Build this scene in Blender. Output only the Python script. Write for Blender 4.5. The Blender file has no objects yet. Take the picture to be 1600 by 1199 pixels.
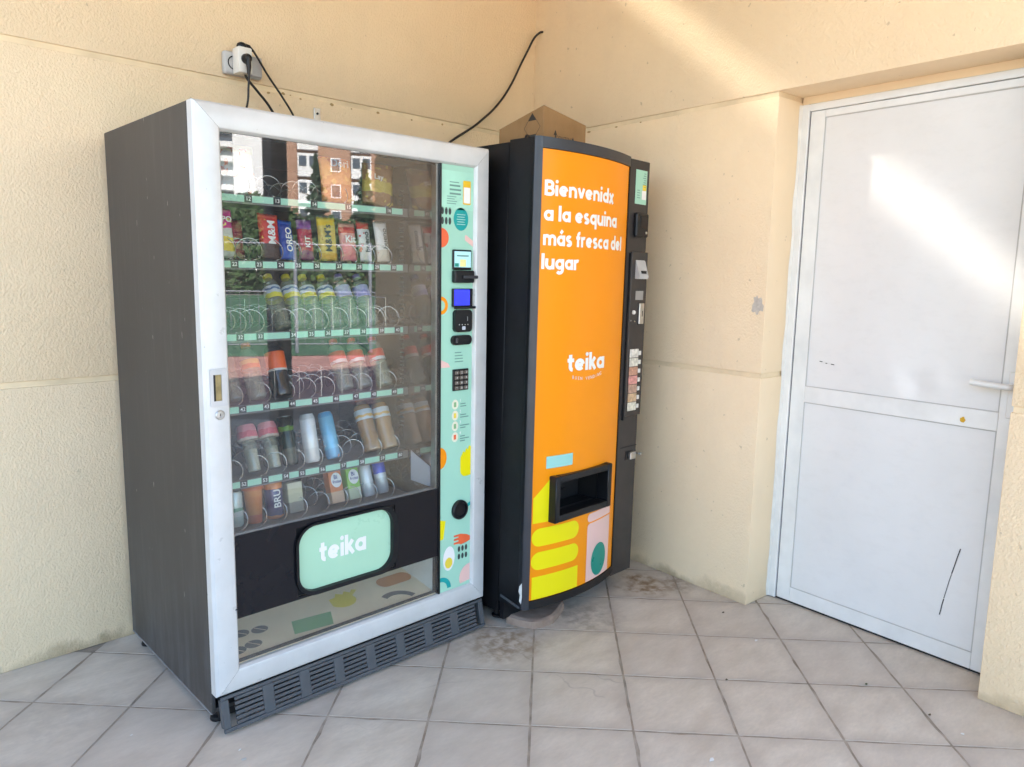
import bpy, bmesh, math, random
from mathutils import Vector, Matrix
random.seed(7)
R = math.radians
SC = bpy.context.scene
COL = SC.collection

# ------------------------------------------------------------------ camera, sky, sun, exposure
cam_d = bpy.data.cameras.new('camera')
cam = bpy.data.objects.new('camera', cam_d)
COL.objects.link(cam)
SC.camera = cam
CY, CP, CR = R(46.0376), R(-8.2491), R(1.027)
fw = Vector((math.cos(CY)*math.cos(CP), math.sin(CY)*math.cos(CP), math.sin(CP)))
rt0 = Vector((math.sin(CY), -math.cos(CY), 0))
up0 = rt0.cross(fw)
rt = rt0*math.cos(CR) + up0*math.sin(CR)
up = up0*math.cos(CR) - rt0*math.sin(CR)
M = Matrix((rt, up, -fw)).transposed().to_4x4()
M.translation = (-2.9313, -2.8966, 1.3859)
cam.matrix_world = M
cam_d.sensor_fit = 'HORIZONTAL'
cam_d.sensor_width = 36.0
cam_d.lens = 36.0*1160.92/1600
cam_d.shift_x = 2.6/1600
cam_d.shift_y = -3.9/1600
cam_d.clip_start = 0.05
cam_d.clip_end = 900

SUN_DIR = Vector((0.50, -1.0, -0.82)).normalized()     # way the light travels
wd = bpy.data.worlds.new('World')
SC.world = wd
wd.use_nodes = True
wn = wd.node_tree.nodes
sky = wn.new('ShaderNodeTexSky')
sky.sky_type = 'NISHITA'
sky.sun_disc = False
sky.sun_elevation = math.asin(-SUN_DIR.z)
sky.sun_rotation = math.atan2(-SUN_DIR.x, -SUN_DIR.y)
sky.air_density = 1.0
sky.dust_density = 1.1
sky.ozone_density = 1.4
wd.node_tree.links.new(sky.outputs[0], wn['Background'].inputs[0])
wn['Background'].inputs[1].default_value = 0.13
sun_d = bpy.data.lights.new('sun', 'SUN')
sun_d.energy = 4.6
sun_d.angle = R(1.4)
sun_d.color = (1.0, 0.95, 0.86)
sun = bpy.data.objects.new('sun', sun_d)
COL.objects.link(sun)
sun.rotation_euler = SUN_DIR.to_track_quat('-Z', 'Y').to_euler()
sun.location = (-6, 12, 14)

SC.view_settings.view_transform = 'Standard'
SC.view_settings.look = 'None'
SC.view_settings.gamma = 1.0
SC.view_settings.exposure = 2.7
SC.render.engine = 'CYCLES'
SC.cycles.use_denoising = True
SC.cycles.use_adaptive_sampling = True
SC.cycles.adaptive_threshold = 0.02
SC.cycles.transparent_max_bounces = 16
SC.cycles.max_bounces = 8
SC.cycles.diffuse_bounces = 4
SC.cycles.glossy_bounces = 3
SC.cycles.caustics_reflective = False
SC.cycles.caustics_refractive = False
SC.cycles.sample_clamp_indirect = 6.0

# ------------------------------------------------------------------ helpers
def link(o, parent=None):
    COL.objects.link(o)
    if parent is not None:
        o.parent = parent
    return o

def tag(o, label=None, cat=None, group=None, kind=None):
    if label: o['label'] = label
    if cat: o['category'] = cat
    if group: o['group'] = group
    if kind: o['kind'] = kind
    return o

def empty(name, loc=(0, 0, 0), rot=(0, 0, 0)):
    o = bpy.data.objects.new(name, None)
    o.empty_display_size = 0.1
    o.location = loc
    o.rotation_euler = rot
    return link(o)

def obj(name, me, parent=None, mat=None, loc=None, rot=None):
    o = bpy.data.objects.new(name, me)
    if mat is not None:
        if me.materials: me.materials[0] = mat
        else: me.materials.append(mat)
    if loc is not None: o.location = loc
    if rot is not None: o.rotation_euler = rot
    return link(o, parent)

class MB:
    """collects pieces of one mesh"""
    def __init__(self):
        self.bm = bmesh.new()
    def box(self, x0, x1, y0, y1, z0, z1, bev=0.0, seg=1):
        ret = bmesh.ops.create_cube(self.bm, size=1.0)
        vs = ret['verts']
        for v in vs:
            v.co = Vector(((x0+x1)/2 + v.co.x*(x1-x0), (y0+y1)/2 + v.co.y*(y1-y0), (z0+z1)/2 + v.co.z*(z1-z0)))
        if bev > 0:
            es = list({e for v in vs for e in v.link_edges})
            bmesh.ops.bevel(self.bm, geom=es, offset=bev, segments=seg, affect='EDGES', profile=0.5)
        return self
    def poly(self, pts):
        vs = [self.bm.verts.new(p) for p in pts]
        self.bm.faces.new(vs)
        return self
    def prism(self, pts, vec):
        """polygon pts (3d) swept along vec"""
        v = Vector(vec)
        a = [self.bm.verts.new(p) for p in pts]
        b = [self.bm.verts.new(Vector(p)+v) for p in pts]
        n = len(pts)
        self.bm.faces.new(a)
        self.bm.faces.new(b[::-1])
        for i in range(n):
            self.bm.faces.new((a[i], b[i], b[(i+1) % n], a[(i+1) % n]))
        return self
    def lathe(self, prof, seg=20, center=(0, 0, 0), axis='z', cap=True):
        rings = []
        c = Vector(center)
        for r, h in prof:
            ring = []
            for k in range(seg):
                a = 2*math.pi*k/seg
                p = Vector((r*math.cos(a), r*math.sin(a), h))
                if axis == 'y': p = Vector((p.x, -p.z, p.y))
                elif axis == 'x': p = Vector((p.z, p.x, p.y))
                ring.append(self.bm.verts.new(c+p))
            rings.append(ring)
        for a, b in zip(rings, rings[1:]):
            for k in range(seg):
                self.bm.faces.new((a[k], a[(k+1) % seg], b[(k+1) % seg], b[k]))
        if cap:
            self.bm.faces.new(rings[0][::-1])
            self.bm.faces.new(rings[-1])
        return self
    def tube(self, pts, r, seg=8, cap=True):
        pts = [Vector(p) for p in pts]
        rings = []
        prev = None
        for i, p in enumerate(pts):
            t = (pts[min(i+1, len(pts)-1)] - pts[max(i-1, 0)]).normalized()
            if prev is None:
                n = t.orthogonal().normalized()
            else:
                n = (prev - t*prev.dot(t)).normalized()
            prev = n
            b = t.cross(n)
            rr = r[i] if isinstance(r, (list, tuple)) else r
            rings.append([self.bm.verts.new(p + (n*math.cos(2*math.pi*k/seg) + b*math.sin(2*math.pi*k/seg))*rr) for k in range(seg)])
        for a, b in zip(rings, rings[1:]):
            for k in range(seg):
                self.bm.faces.new((a[k], a[(k+1) % seg], b[(k+1) % seg], b[k]))
        if cap:
            self.bm.faces.new(rings[0][::-1])
            self.bm.faces.new(rings[-1])
        return self
    def mesh(self, name='m', smooth=False, angle=None):
        bmesh.ops.recalc_face_normals(self.bm, faces=self.bm.faces)
        me = bpy.data.meshes.new(name)
        self.bm.to_mesh(me)
        self.bm.free()
        if smooth:
            me.polygons.foreach_set('use_smooth', [True]*len(me.polygons))
            if angle is not None:
                me.set_sharp_from_angle(angle=R(angle))
        return me
    def build(self, name, mat, parent=None, smooth=False, angle=40, loc=None, rot=None):
        return obj(name, self.mesh(name, smooth, angle), parent, mat, loc, rot)

def bx(name, mat, parent, x0, x1, y0, y1, z0, z1, bev=0.0, seg=1):
    return MB().box(x0, x1, y0, y1, z0, z1, bev, seg).build(name, mat, parent, smooth=bev > 0, angle=35)

def spline(pts, n=8):
    """Catmull-Rom through pts"""
    P = [Vector(p) for p in pts]
    P = [P[0]*2-P[1]] + P + [P[-1]*2-P[-2]]
    out = []
    for i in range(1, len(P)-2):
        for k in range(n):
            t = k/n
            a, b, c, d = P[i-1], P[i], P[i+1], P[i+2]
            out.append(0.5*((2*b) + (c-a)*t + (2*a-5*b+4*c-d)*t*t + (3*b-a-3*c+d)*t**3))
    out.append(P[-2])
    return out

# ------------------------------------------------------------------ materials
class NT:
    def __init__(self, name):
        self.m = bpy.data.materials.new(name)
        self.m.use_nodes = True
        self.t = self.m.node_tree
        self.n = self.t.nodes
        self.p = self.n['Principled BSDF']
        self.out = self.n['Material Output']
    def new(self, typ, **kw):
        nd = self.n.new(typ)
        for k, v in kw.items():
            if hasattr(nd, k) and k not in nd.inputs.keys(): setattr(nd, k, v)
            else: nd.inputs[k].default_value = v
        return nd
    def link(self, a, b):
        self.t.links.new(a, b)
    def coord(self, kind='Object', scale=(1, 1, 1)):
        if kind == 'Position':
            src = self.new('ShaderNodeNewGeometry').outputs['Position']
        else:
            src = self.new('ShaderNodeTexCoord').outputs[kind]
        mp = self.new('ShaderNodeMapping')
        mp.inputs['Scale'].default_value = scale
        self.link(src, mp.inputs['Vector'])
        return mp.outputs[0]
    def noise(self, vec, scale, detail=3, rough=0.55, out='Fac'):
        nd = self.new('ShaderNodeTexNoise')
        nd.inputs['Scale'].default_value = scale
        nd.inputs['Detail'].default_value = detail
        nd.inputs['Roughness'].default_value = rough
        if vec is not None: self.link(vec, nd.inputs['Vector'])
        return nd.outputs[out]
    def ramp(self, fac, stops, interp='LINEAR'):
        nd = self.new('ShaderNodeValToRGB')
        cr = nd.color_ramp
        cr.interpolation = interp
        while len(cr.elements) < len(stops): cr.elements.new(0.5)
        for e, (p, c) in zip(cr.elements, stops):
            e.position = p
            e.color = (c, c, c, 1) if isinstance(c, (int, float)) else (*c, 1)
        self.link(fac, nd.inputs[0])
        return nd.outputs[0]
    def mix(self, fac, a, b, blend='MIX'):
        nd = self.new('ShaderNodeMix', data_type='RGBA', blend_type=blend)
        for sock, v in ((nd.inputs[0], fac), (nd.inputs[6], a), (nd.inputs[7], b)):
            if isinstance(v, bpy.types.NodeSocket): self.link(v, sock)
            elif isinstance(v, (int, float)): sock.default_value = v if sock.type == 'VALUE' else (v, v, v, 1)
            else: sock.default_value = (*v, 1)
        return nd.outputs[2]
    def math(self, op, a, b=0.0, clamp=False):
        nd = self.new('ShaderNodeMath', operation=op)
        nd.use_clamp = clamp
        for s, v in ((nd.inputs[0], a), (nd.inputs[1], b)):
            if isinstance(v, bpy.types.NodeSocket): self.link(v, s)
            else: s.default_value = v
        return nd.outputs[0]
    def bump(self, h, strength=0.3, dist=0.01, normal=None):
        nd = self.new('ShaderNodeBump')
        nd.inputs['Strength'].default_value = strength
        nd.inputs['Distance'].default_value = dist
        self.link(h, nd.inputs['Height'])
        if normal is not None: self.link(normal, nd.inputs['Normal'])
        self.link(nd.outputs[0], self.p.inputs['Normal'])
        return nd.outputs[0]
    def sep(self, vec):
        nd = self.new('ShaderNodeSeparateXYZ')
        self.link(vec, nd.inputs[0])
        return nd.outputs

def setp(nt, col=None, rough=0.5, metal=0.0, spec=0.5, coat=0.0):
    if col is not None:
        if isinstance(col, bpy.types.NodeSocket): nt.link(col, nt.p.inputs['Base Color'])
        else: nt.p.inputs['Base Color'].default_value = (*col, 1)
    nt.p.inputs['Roughness'].default_value = rough
    nt.p.inputs['Metallic'].default_value = metal
    nt.p.inputs['Specular IOR Level'].default_value = spec
    nt.p.inputs['Coat Weight'].default_value = coat

def plain(name, col, rough=0.5, metal=0.0, var=0.12, vs=6.0, spec=0.5, bump=0.0, bs=120.0, coat=0.0, rvar=0.04, kind='Object'):
    """one paint with slight cloudiness in colour and gloss"""
    nt = NT(name)
    v = nt.coord(kind)
    nz = nt.noise(v, vs, 5)
    c = nt.mix(nt.ramp(nz, [(0.3, 0.0), (0.7, 1.0)]), tuple(x*(1-var) for x in col), tuple(min(1, x*(1+var)) for x in col))
    setp(nt, c, rough, metal, spec, coat)
    if rvar:
        rr = nt.ramp(nt.noise(v, vs*3.1, 4), [(0.25, max(0.02, rough-rvar)), (0.75, min(1, rough+rvar))])
        nt.link(rr, nt.p.inputs['Roughness'])
    if bump:
        nt.bump(nt.noise(v, bs, 3), bump, 0.002)
    return nt.m

MAT = {}

def stucco(name, grain, strength, base_dirt=0.0):
    nt = NT(name)
    pos = nt.coord('Position')
    obv = nt.coord('Position', (1, 1, 0.8))
    big = nt.noise(pos, 1.6, 5, 0.6)
    mid = nt.noise(nt.coord('Position', (1, 1, 0.35)), 7, 5, 0.6)
    c = nt.mix(nt.ramp(big, [(0.3, 0.0), (0.72, 1.0)]), (0.775, 0.612, 0.408), (0.835, 0.675, 0.462))
    c = nt.mix(nt.math('MULTIPLY', nt.ramp(mid, [(0.5, 0.0), (0.78, 1.0)]), 0.35), c, (0.71, 0.585, 0.42))
    # small chips and specks
    sp = nt.noise(pos, 34, 2, 0.5)
    c = nt.mix(nt.math('MULTIPLY', nt.ramp(sp, [(0.735, 0.0), (0.75, 1.0)]), 0.5), c, (0.42, 0.33, 0.22))
    # splash dirt along the foot of the wall
    z = nt.sep(pos)[2]
    h = nt.math('ADD', z, nt.math('MULTIPLY', nt.math('SUBTRACT', nt.noise(pos, 9, 5), 0.5), 0.16))
    dirt = nt.ramp(h, [(0.0, 1.0), (0.012, 0.8), (0.045, 0.0)])
    patch = nt.ramp(nt.noise(pos, 3.2, 4), [(0.35, 0.25), (0.65, 1.0)])
    c = nt.mix(nt.math('MULTIPLY', nt.math('MULTIPLY', dirt, patch), base_dirt), c, (0.20, 0.135, 0.065))
    setp(nt, c, 0.9, spec=0.2)
    g1 = nt.noise(obv, grain, 3, 0.55)
    g2 = nt.noise(obv, grain*0.45, 2, 0.5)
    hgt = nt.math('ADD', nt.math('MULTIPLY', nt.ramp(g1, [(0.28, 0.0), (0.75, 1.0)]), 0.6), nt.math('MULTIPLY', g2, 0.7))
    nt.bump(hgt, strength, 0.004)
    return nt.m
MAT['stucco'] = stucco('rough_cream_stucco', 140, 0.75, 0.7)
MAT['render'] = stucco('smooth_cream_render', 60, 0.10, 0.25)
MAT['groove'] = plain('groove_render', (0.74, 0.60, 0.40), 0.9, var=0.15, spec=0.2)

# floor tiles: clouded stoneware, each tile shifted a little
nt = NT('stoneware_tile')
pos = nt.coord('Position')
info = nt.new('ShaderNodeObjectInfo')
rnd = info.outputs['Random']
rot = nt.new('ShaderNodeMapping')
rot.inputs['Rotation'].default_value = (0, 0, R(46.8))
rot.inputs['Scale'].default_value = (1, 2.6, 1)
nt.link(nt.new('ShaderNodeNewGeometry').outputs['Position'], rot.inputs['Vector'])
off = nt.new('ShaderNodeVectorMath', operation='ADD')
cmb = nt.new('ShaderNodeCombineXYZ')
nt.link(nt.math('MULTIPLY', rnd, 37.0), cmb.inputs[0])
nt.link(nt.math('MULTIPLY', rnd, 91.0), cmb.inputs[1])
nt.link(rot.outputs[0], off.inputs[0])
nt.link(cmb.outputs[0], off.inputs[1])
cl = nt.noise(off.outputs[0], 5.0, 6, 0.62)
fine = nt.noise(off.outputs[0], 42, 4, 0.65)
c = nt.mix(nt.ramp(cl, [(0.28, 0.0), (0.5, 0.55), (0.72, 1.0)]), (0.50, 0.425, 0.34), (0.675, 0.60, 0.50))
c = nt.mix(nt.math('MULTIPLY', nt.ramp(fine, [(0.4, 0.0), (0.7, 1.0)]), 0.22), c, (0.36, 0.33, 0.31))
c = nt.mix(nt.math('MULTIPLY', nt.math('SUBTRACT', rnd, 0.45), 0.75, True), c, (0.43, 0.375, 0.33))
tl = nt.sep(nt.coord('Object'))
ed = nt.math('MAXIMUM', nt.math('ABSOLUTE', tl[0]), nt.math('ABSOLUTE', tl[1]))
ed = nt.math('ADD', ed, nt.math('MULTIPLY', nt.math('SUBTRACT', nt.noise(off.outputs[0], 16, 4), 0.5), 0.05))
c = nt.mix(nt.math('MULTIPLY', nt.ramp(ed, [(0.105, 0.0), (0.156, 1.0)]), 0.42), c, (0.37, 0.315, 0.265))
# rusty-brown water stains on the ground by the machines and the corner
_src = nt.coord('Position', (1, 1, 0))
_nz = nt.new('ShaderNodeVectorMath', operation='MULTIPLY')
nt.link(nt.noise(_src, 9, 3, 0.6, 'Color'), _nz.inputs[0])
_nz.inputs[1].default_value = (0.22, 0.22, 0)
_wob = nt.new('ShaderNodeVectorMath', operation='ADD')
nt.link(_src, _wob.inputs[0]); nt.link(_nz.outputs[0], _wob.inputs[1])
_msk = nt.ramp(nt.noise(_src, 26, 3), [(0.38, 0.1), (0.62, 1.0)])
def stain(nt, c, cx, cy, rad, col, amt):
    d = nt.new('ShaderNodeVectorMath', operation='DISTANCE')
    nt.link(_wob.outputs[0], d.inputs[0])
    d.inputs[1].default_value = (cx+0.11, cy+0.11, 0)
    f = nt.ramp(nt.math('DIVIDE', d.outputs['Value'], rad), [(0.35, 1.0), (1.0, 0.0)])
    return nt.mix(nt.math('MULTIPLY', nt.math('MULTIPLY', f, _msk), amt), c, col)
c = stain(nt, c, -0.25, -1.02, 0.16, (0.20, 0.115, 0.045), 0.85)
c = stain(nt, c, -0.12, -1.12, 0.10, (0.15, 0.10, 0.06), 0.6)
c = stain(nt, c, -1.10, -0.98, 0.20, (0.21, 0.13, 0.06), 0.7)
c = stain(nt, c, -0.72, -1.03, 0.20, (0.17, 0.14, 0.11), 0.5)
c = stain(nt, c, -2.45, -0.42, 0.22, (0.25, 0.21, 0.18), 0.22)
# thin dark scuffs
wv = nt.new('ShaderNodeTexWave')
wv.inputs['Scale'].default_value = 1.3
wv.inputs['Distortion'].default_value = 16
wv.inputs['Detail'].default_value = 3
wv.inputs['Detail Scale'].default_value = 2.2
nt.link(pos, wv.inputs['Vector'])
sc = nt.math('MULTIPLY', nt.ramp(wv.outputs['Fac'], [(0.0, 1.0), (0.012, 0.0)]), nt.ramp(nt.noise(pos, 2.3, 2), [(0.60, 0.0), (0.70, 0.30)]))
c = nt.mix(sc, c, (0.13, 0.11, 0.105))
setp(nt, c, 0.55, spec=0.35)
nt.link(nt.ramp(cl, [(0.3, 0.46), (0.7, 0.66)]), nt.p.inputs['Roughness'])
nt.bump(nt.math('ADD', nt.math('MULTIPLY', fine, 0.4), cl), 0.14, 0.004)
MAT['tile'] = nt.m

nt = NT('grout')
pos = nt.coord('Position')
c = nt.mix(nt.ramp(nt.noise(pos, 14, 5), [(0.35, 0.0), (0.65, 1.0)]), (0.25, 0.205, 0.158), (0.42, 0.36, 0.295))
setp(nt, c, 0.95, spec=0.1)
nt.bump(nt.noise(pos, 160, 3), 0.5, 0.003)
MAT['grout'] = nt.m

def glass_mat(name, f0=0.045, tint=(1, 1, 1), haze=0.0, haze_col=(0.6, 0.6, 0.6), rough=0.0):
    """clear sheet: reflection grows towards grazing angles, the rest passes straight"""
    nt = NT(name)
    nt.n.remove(nt.p)
    lw = nt.new('ShaderNodeLayerWeight')
    lw.inputs[0].default_value = 0.5
    f5 = nt.math('POWER', lw.outputs['Facing'], 5.0)
    fac = nt.math('ADD', nt.math('MULTIPLY', f5, 1-f0), f0, True)
    tr = nt.new('ShaderNodeBsdfTransparent')
    tr.inputs[0].default_value = (*tint, 1)
    gl = nt.new('ShaderNodeBsdfGlossy')
    gl.inputs['Roughness'].default_value = rough
    mx = nt.new('ShaderNodeMixShader')
    nt.link(fac, mx.inputs[0])
    base = tr.outputs[0]
    if haze > 0:
        df = nt.new('ShaderNodeBsdfDiffuse')
        df.inputs[0].default_value = (*haze_col, 1)
        m2 = nt.new('ShaderNodeMixShader')
        v = nt.coord('Object')
        hz = nt.math('MULTIPLY', nt.math('ADD', nt.ramp(nt.noise(v, 3.0, 5), [(0.3, 0.4), (0.7, 1.3)]), nt.ramp(nt.noise(nt.coord('Object', (9, 1, 2.2)), 3.0, 6, 0.7), [(0.52, 0.0), (0.75, 0.9)])), haze)
        nt.link(hz, m2.inputs[0])
        nt.link(tr.outputs[0], m2.inputs[1]); nt.link(df.outputs[0], m2.inputs[2])
        base = m2.outputs[0]
    nt.link(base, mx.inputs[1]); nt.link(gl.outputs[0], mx.inputs[2])
    nt.link(mx.outputs[0], nt.out.inputs[0])
    return nt.m
MAT['glass'] = glass_mat('window_glass', 0.072, (0.97, 0.985, 0.98), 0.022, (0.72, 0.71, 0.72))
MAT['pet'] = glass_mat('clear_plastic', 0.07, (0.86, 0.9, 0.80), 0.24, (0.64, 0.68, 0.56), 0.06)
MAT['film'] = glass_mat('clear_film', 0.06, (0.93, 0.94, 0.95), 0.06, (0.7, 0.7, 0.72), 0.05)

MAT['alu'] = plain('white_lacquered_aluminium', (0.72, 0.72, 0.70), 0.36, 0.05, 0.07, 9, bump=0.03, bs=300)
nt = NT('worn_white_frame')
v = nt.coord('Object')
c = nt.mix(nt.ramp(nt.noise(v, 8, 5), [(0.3, 0.0), (0.7, 1.0)]), (0.545, 0.555, 0.55), (0.63, 0.64, 0.635))
c = nt.mix(nt.math('MULTIPLY', nt.ramp(nt.noise(v, 5.5, 6, 0.7), [(0.54, 0.0), (0.78, 1.0)]), 0.38), c, (0.47, 0.455, 0.41))
c = nt.mix(nt.math('MULTIPLY', nt.ramp(nt.noise(v, 95, 2, 0.5), [(0.745, 0.0), (0.765, 1.0)]), 0.55), c, (0.22, 0.20, 0.17))
c = nt.mix(nt.math('MULTIPLY', nt.ramp(nt.noise(nt.coord('Object', (14, 14, 1)), 6, 4, 0.7), [(0.60, 0.0), (0.72, 1.0)]), 0.16), c, (0.40, 0.39, 0.36))
setp(nt, c, 0.36, 0.1)
nt.link(nt.ramp(nt.noise(v, 12, 5), [(0.3, 0.26), (0.7, 0.46)]), nt.p.inputs['Roughness'])
nt.bump(nt.noise(v, 300, 2), 0.03, 0.002)
MAT['frame'] = nt.m
MAT['alu_panel'] = plain('dull_white_aluminium', (0.60, 0.60, 0.60), 0.42, 0.1, 0.05, 5)
MAT['black'] = plain('black_plastic', (0.0075, 0.008, 0.010), 0.38, 0, 0.25, 8, spec=0.35)
MAT['blackgloss'] = plain('gloss_black_panel', (0.009, 0.009, 0.012), 0.22, 0, 0.1, 6, spec=0.35, rvar=0.02)
MAT['black2'] = plain('black_coated_steel', (0.0055, 0.006, 0.0075), 0.45, 0, 0.3, 14, bump=0.15, bs=500, spec=0.28)
MAT['darkgrey'] = plain('dark_grey_plastic', (0.062, 0.068, 0.076), 0.5, 0, 0.15, 20, bump=0.1, bs=600)
MAT['trim'] = plain('anthracite_moulding', (0.028, 0.030, 0.037), 0.36, 0, 0.2, 9)
MAT['column'] = plain('dark_brown_grey_panel', (0.034, 0.030, 0.029), 0.48, 0, 0.18, 9)
MAT['wire'] = plain('chromed_wire', (0.72, 0.72, 0.70), 0.22, 0.9, 0.05, 20)
MAT['steel'] = plain('brushed_steel', (0.55, 0.55, 0.54), 0.32, 0.9, 0.15, 30)
MAT['brass'] = plain('dull_brass', (0.30, 0.24, 0.12), 0.45, 0.7, 0.3, 30)
MAT['liner'] = plain('brown_grey_liner', (0.085, 0.066, 0.058), 0.42, 0, 0.12, 5)
MAT['liner_side'] = plain('glossy_liner_side', (0.40, 0.33, 0.30), 0.05, 0.85, 0.05, 4, rvar=0.01)
MAT['shelf'] = plain('grey_shelf', (0.16, 0.15, 0.145), 0.45, 0.2, 0.15, 8)
MAT['mint'] = plain('mint_print', (0.35, 0.635, 0.50), 0.35, 0, 0.03, 5)
MAT['mint_dk'] = plain('pale_mint_strip', (0.36, 0.68, 0.53), 0.4, 0, 0.04, 9)
MAT['white'] = plain('white_print', (0.82, 0.82, 0.80), 0.42, 0, 0.02, 6)
MAT['cream_white'] = plain('off_white_plastic', (0.70, 0.69, 0.64), 0.42, 0, 0.06, 12)
MAT['grey_box'] = plain('light_grey_plastic', (0.46, 0.46, 0.45), 0.5, 0, 0.08, 20)
MAT['orange'] = plain('orange_print', (0.88, 0.285, 0.003), 0.30, 0, 0.015, 3, spec=0.28, rvar=0.01)
_m = NT.__new__(NT); _m.m = MAT['orange']; _m.t = _m.m.node_tree; _m.n = _m.t.nodes; _m.p = _m.n['Principled BSDF']
_m.bump(_m.noise(_m.coord('Object'), 5.5, 3), 0.12, 0.006)
MAT['yellow'] = plain('yellow_print', (0.80, 0.70, 0.006), 0.30, 0, 0.015, 4, spec=0.28, rvar=0.01)
MAT['yellow2'] = plain('soft_yellow_print', (0.80, 0.62, 0.06), 0.4, 0, 0.03, 4)
MAT['pink'] = plain('pale_pink_print', (0.80, 0.53, 0.48), 0.3, 0, 0.03, 4)
MAT['teal'] = plain('teal_print', (0.0, 0.25, 0.19), 0.3, 0, 0.04, 4)
MAT['tealblue'] = plain('blue_green_print', (0.0, 0.34, 0.33), 0.35, 0, 0.04, 4)
MAT['aqua'] = plain('aqua_print', (0.30, 0.62, 0.58), 0.3, 0, 0.03, 4)
MAT['coral'] = plain('coral_print', (0.80, 0.135, 0.045), 0.35, 0, 0.03, 4)
MAT['ink'] = plain('dark_green_ink', (0.035, 0.05, 0.05), 0.5, 0, 0.1, 9)
MAT['ink2'] = plain('grey_green_ink', (0.14, 0.28, 0.24), 0.5, 0, 0.1, 9)
MAT['tagk'] = plain('black_tag', (0.02, 0.025, 0.03), 0.5, 0, 0.1, 9)
MAT['green'] = plain('green_print', (0.23, 0.42, 0.20), 0.45, 0, 0.05, 6)
MAT['sand'] = plain('sand_print', (0.85, 0.69, 0.47), 0.4, 0, 0.07, 5)
MAT['rubber'] = plain('black_cable_rubber', (0.012, 0.011, 0.011), 0.5, 0, 0.2, 20)
MAT['cavity'] = plain('unlit_black_cavity', (0.006, 0.006, 0.007), 0.6, 0, 0.2, 9)
MAT['stone'] = plain('rough_mortar_slab', (0.30, 0.215, 0.165), 0.9, 0, 0.25, 14, bump=0.7, bs=60, spec=0.2)
MAT['paper'] = plain('white_scrap', (0.72, 0.72, 0.7), 0.8, 0, 0.05, 30)
MAT['sealant'] = plain('white_sealant', (0.74, 0.72, 0.66), 0.6, 0, 0.08, 20, bump=0.3, bs=80)

# dark machine side: brown-grey lacquer with drip marks and scratches
nt = NT('scratched_dark_cabinet')
v = nt.coord('Object')
vs = nt.coord('Object', (9, 9, 0.8))
c = nt.mix(nt.ramp(nt.noise(v, 2.0, 5), [(0.3, 0.0), (0.7, 1.0)]), (0.036, 0.0335, 0.032), (0.049, 0.046, 0.0435))
st = nt.ramp(nt.noise(vs, 3.0, 5, 0.7), [(0.52, 0.0), (0.74, 1.0)])
c = nt.mix(nt.math('MULTIPLY', st, 0.30), c, (0.11, 0.105, 0.10))
sk = nt.noise(nt.coord('Object', (1, 1, 0.28)), 62, 2, 0.5)
c = nt.mix(nt.math('MULTIPLY', nt.ramp(sk, [(0.735, 0.0), (0.76, 1.0)]), 0.6), c, (0.36, 0.35, 0.33))
lowz = nt.ramp(nt.sep(v)[2], [(0.05, 1.0), (0.55, 0.0)])
lo = nt.math('MULTIPLY', lowz, nt.ramp(nt.noise(nt.coord('Object', (7, 7, 1.1)), 3, 5, 0.7), [(0.45, 0.0), (0.7, 1.0)]))
c = nt.mix(nt.math('MULTIPLY', lo, 0.45), c, (0.13, 0.135, 0.145))
setp(nt, c, 0.5, 0.0, 0.45)
nt.bump(nt.noise(nt.coord('Object', (1, 1, 0.5)), 90, 3), 0.05, 0.002)
MAT['cabinet'] = nt.m

# door sheet: white, softly dented, hand marks
nt = NT('dented_white_sheet')
v = nt.coord('Object')
c = nt.mix(nt.ramp(nt.noise(v, 4, 5), [(0.3, 0.0), (0.7, 1.0)]), (0.69, 0.685, 0.67), (0.73, 0.725, 0.71))
gr = nt.ramp(nt.noise(nt.coord('Object', (1, 1, 2.2)), 11, 6, 0.7), [(0.50, 0.0), (0.85, 1.0)])
c = nt.mix(nt.math('MULTIPLY', gr, 0.22), c, (0.50, 0.49, 0.47))
setp(nt, c, 0.30, 0.0, 0.5)
nt.link(nt.ramp(nt.noise(v, 5, 5), [(0.3, 0.28), (0.7, 0.36)]), nt.p.inputs['Roughness'])
nt.bump(nt.noise(v, 2.6, 2, 0.4), 0.42, 0.03)
MAT['sheet'] = nt.m

# corrugated board
nt = NT('brown_cardboard')
v = nt.coord('Object')
c = nt.mix(nt.ramp(nt.noise(v, 7, 5), [(0.3, 0.0), (0.7, 1.0)]), (0.27, 0.158, 0.07), (0.35, 0.212, 0.10))
setp(nt, c, 0.8, spec=0.2)
nt.bump(nt.noise(nt.coord('Object', (1, 1, 0.02)), 160, 1), 0.12, 0.002)
MAT['card'] = nt.m

def screen_mat(name, col, e):
    nt = NT(name)
    v = nt.coord('Object')
    setp(nt, nt.mix(nt.noise(v, 20, 2), tuple(x*0.85 for x in col), col), 0.12)
    nt.p.inputs['Emission Color'].default_value = (*col, 1)
    nt.p.inputs['Emission Strength'].default_value = e
    return nt.m
MAT['lcd'] = screen_mat('blue_display', (0.02, 0.03, 0.55), 0.22)
MAT['lcd2'] = screen_mat('pale_display', (0.40, 0.72, 0.78), 0.06)

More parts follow.
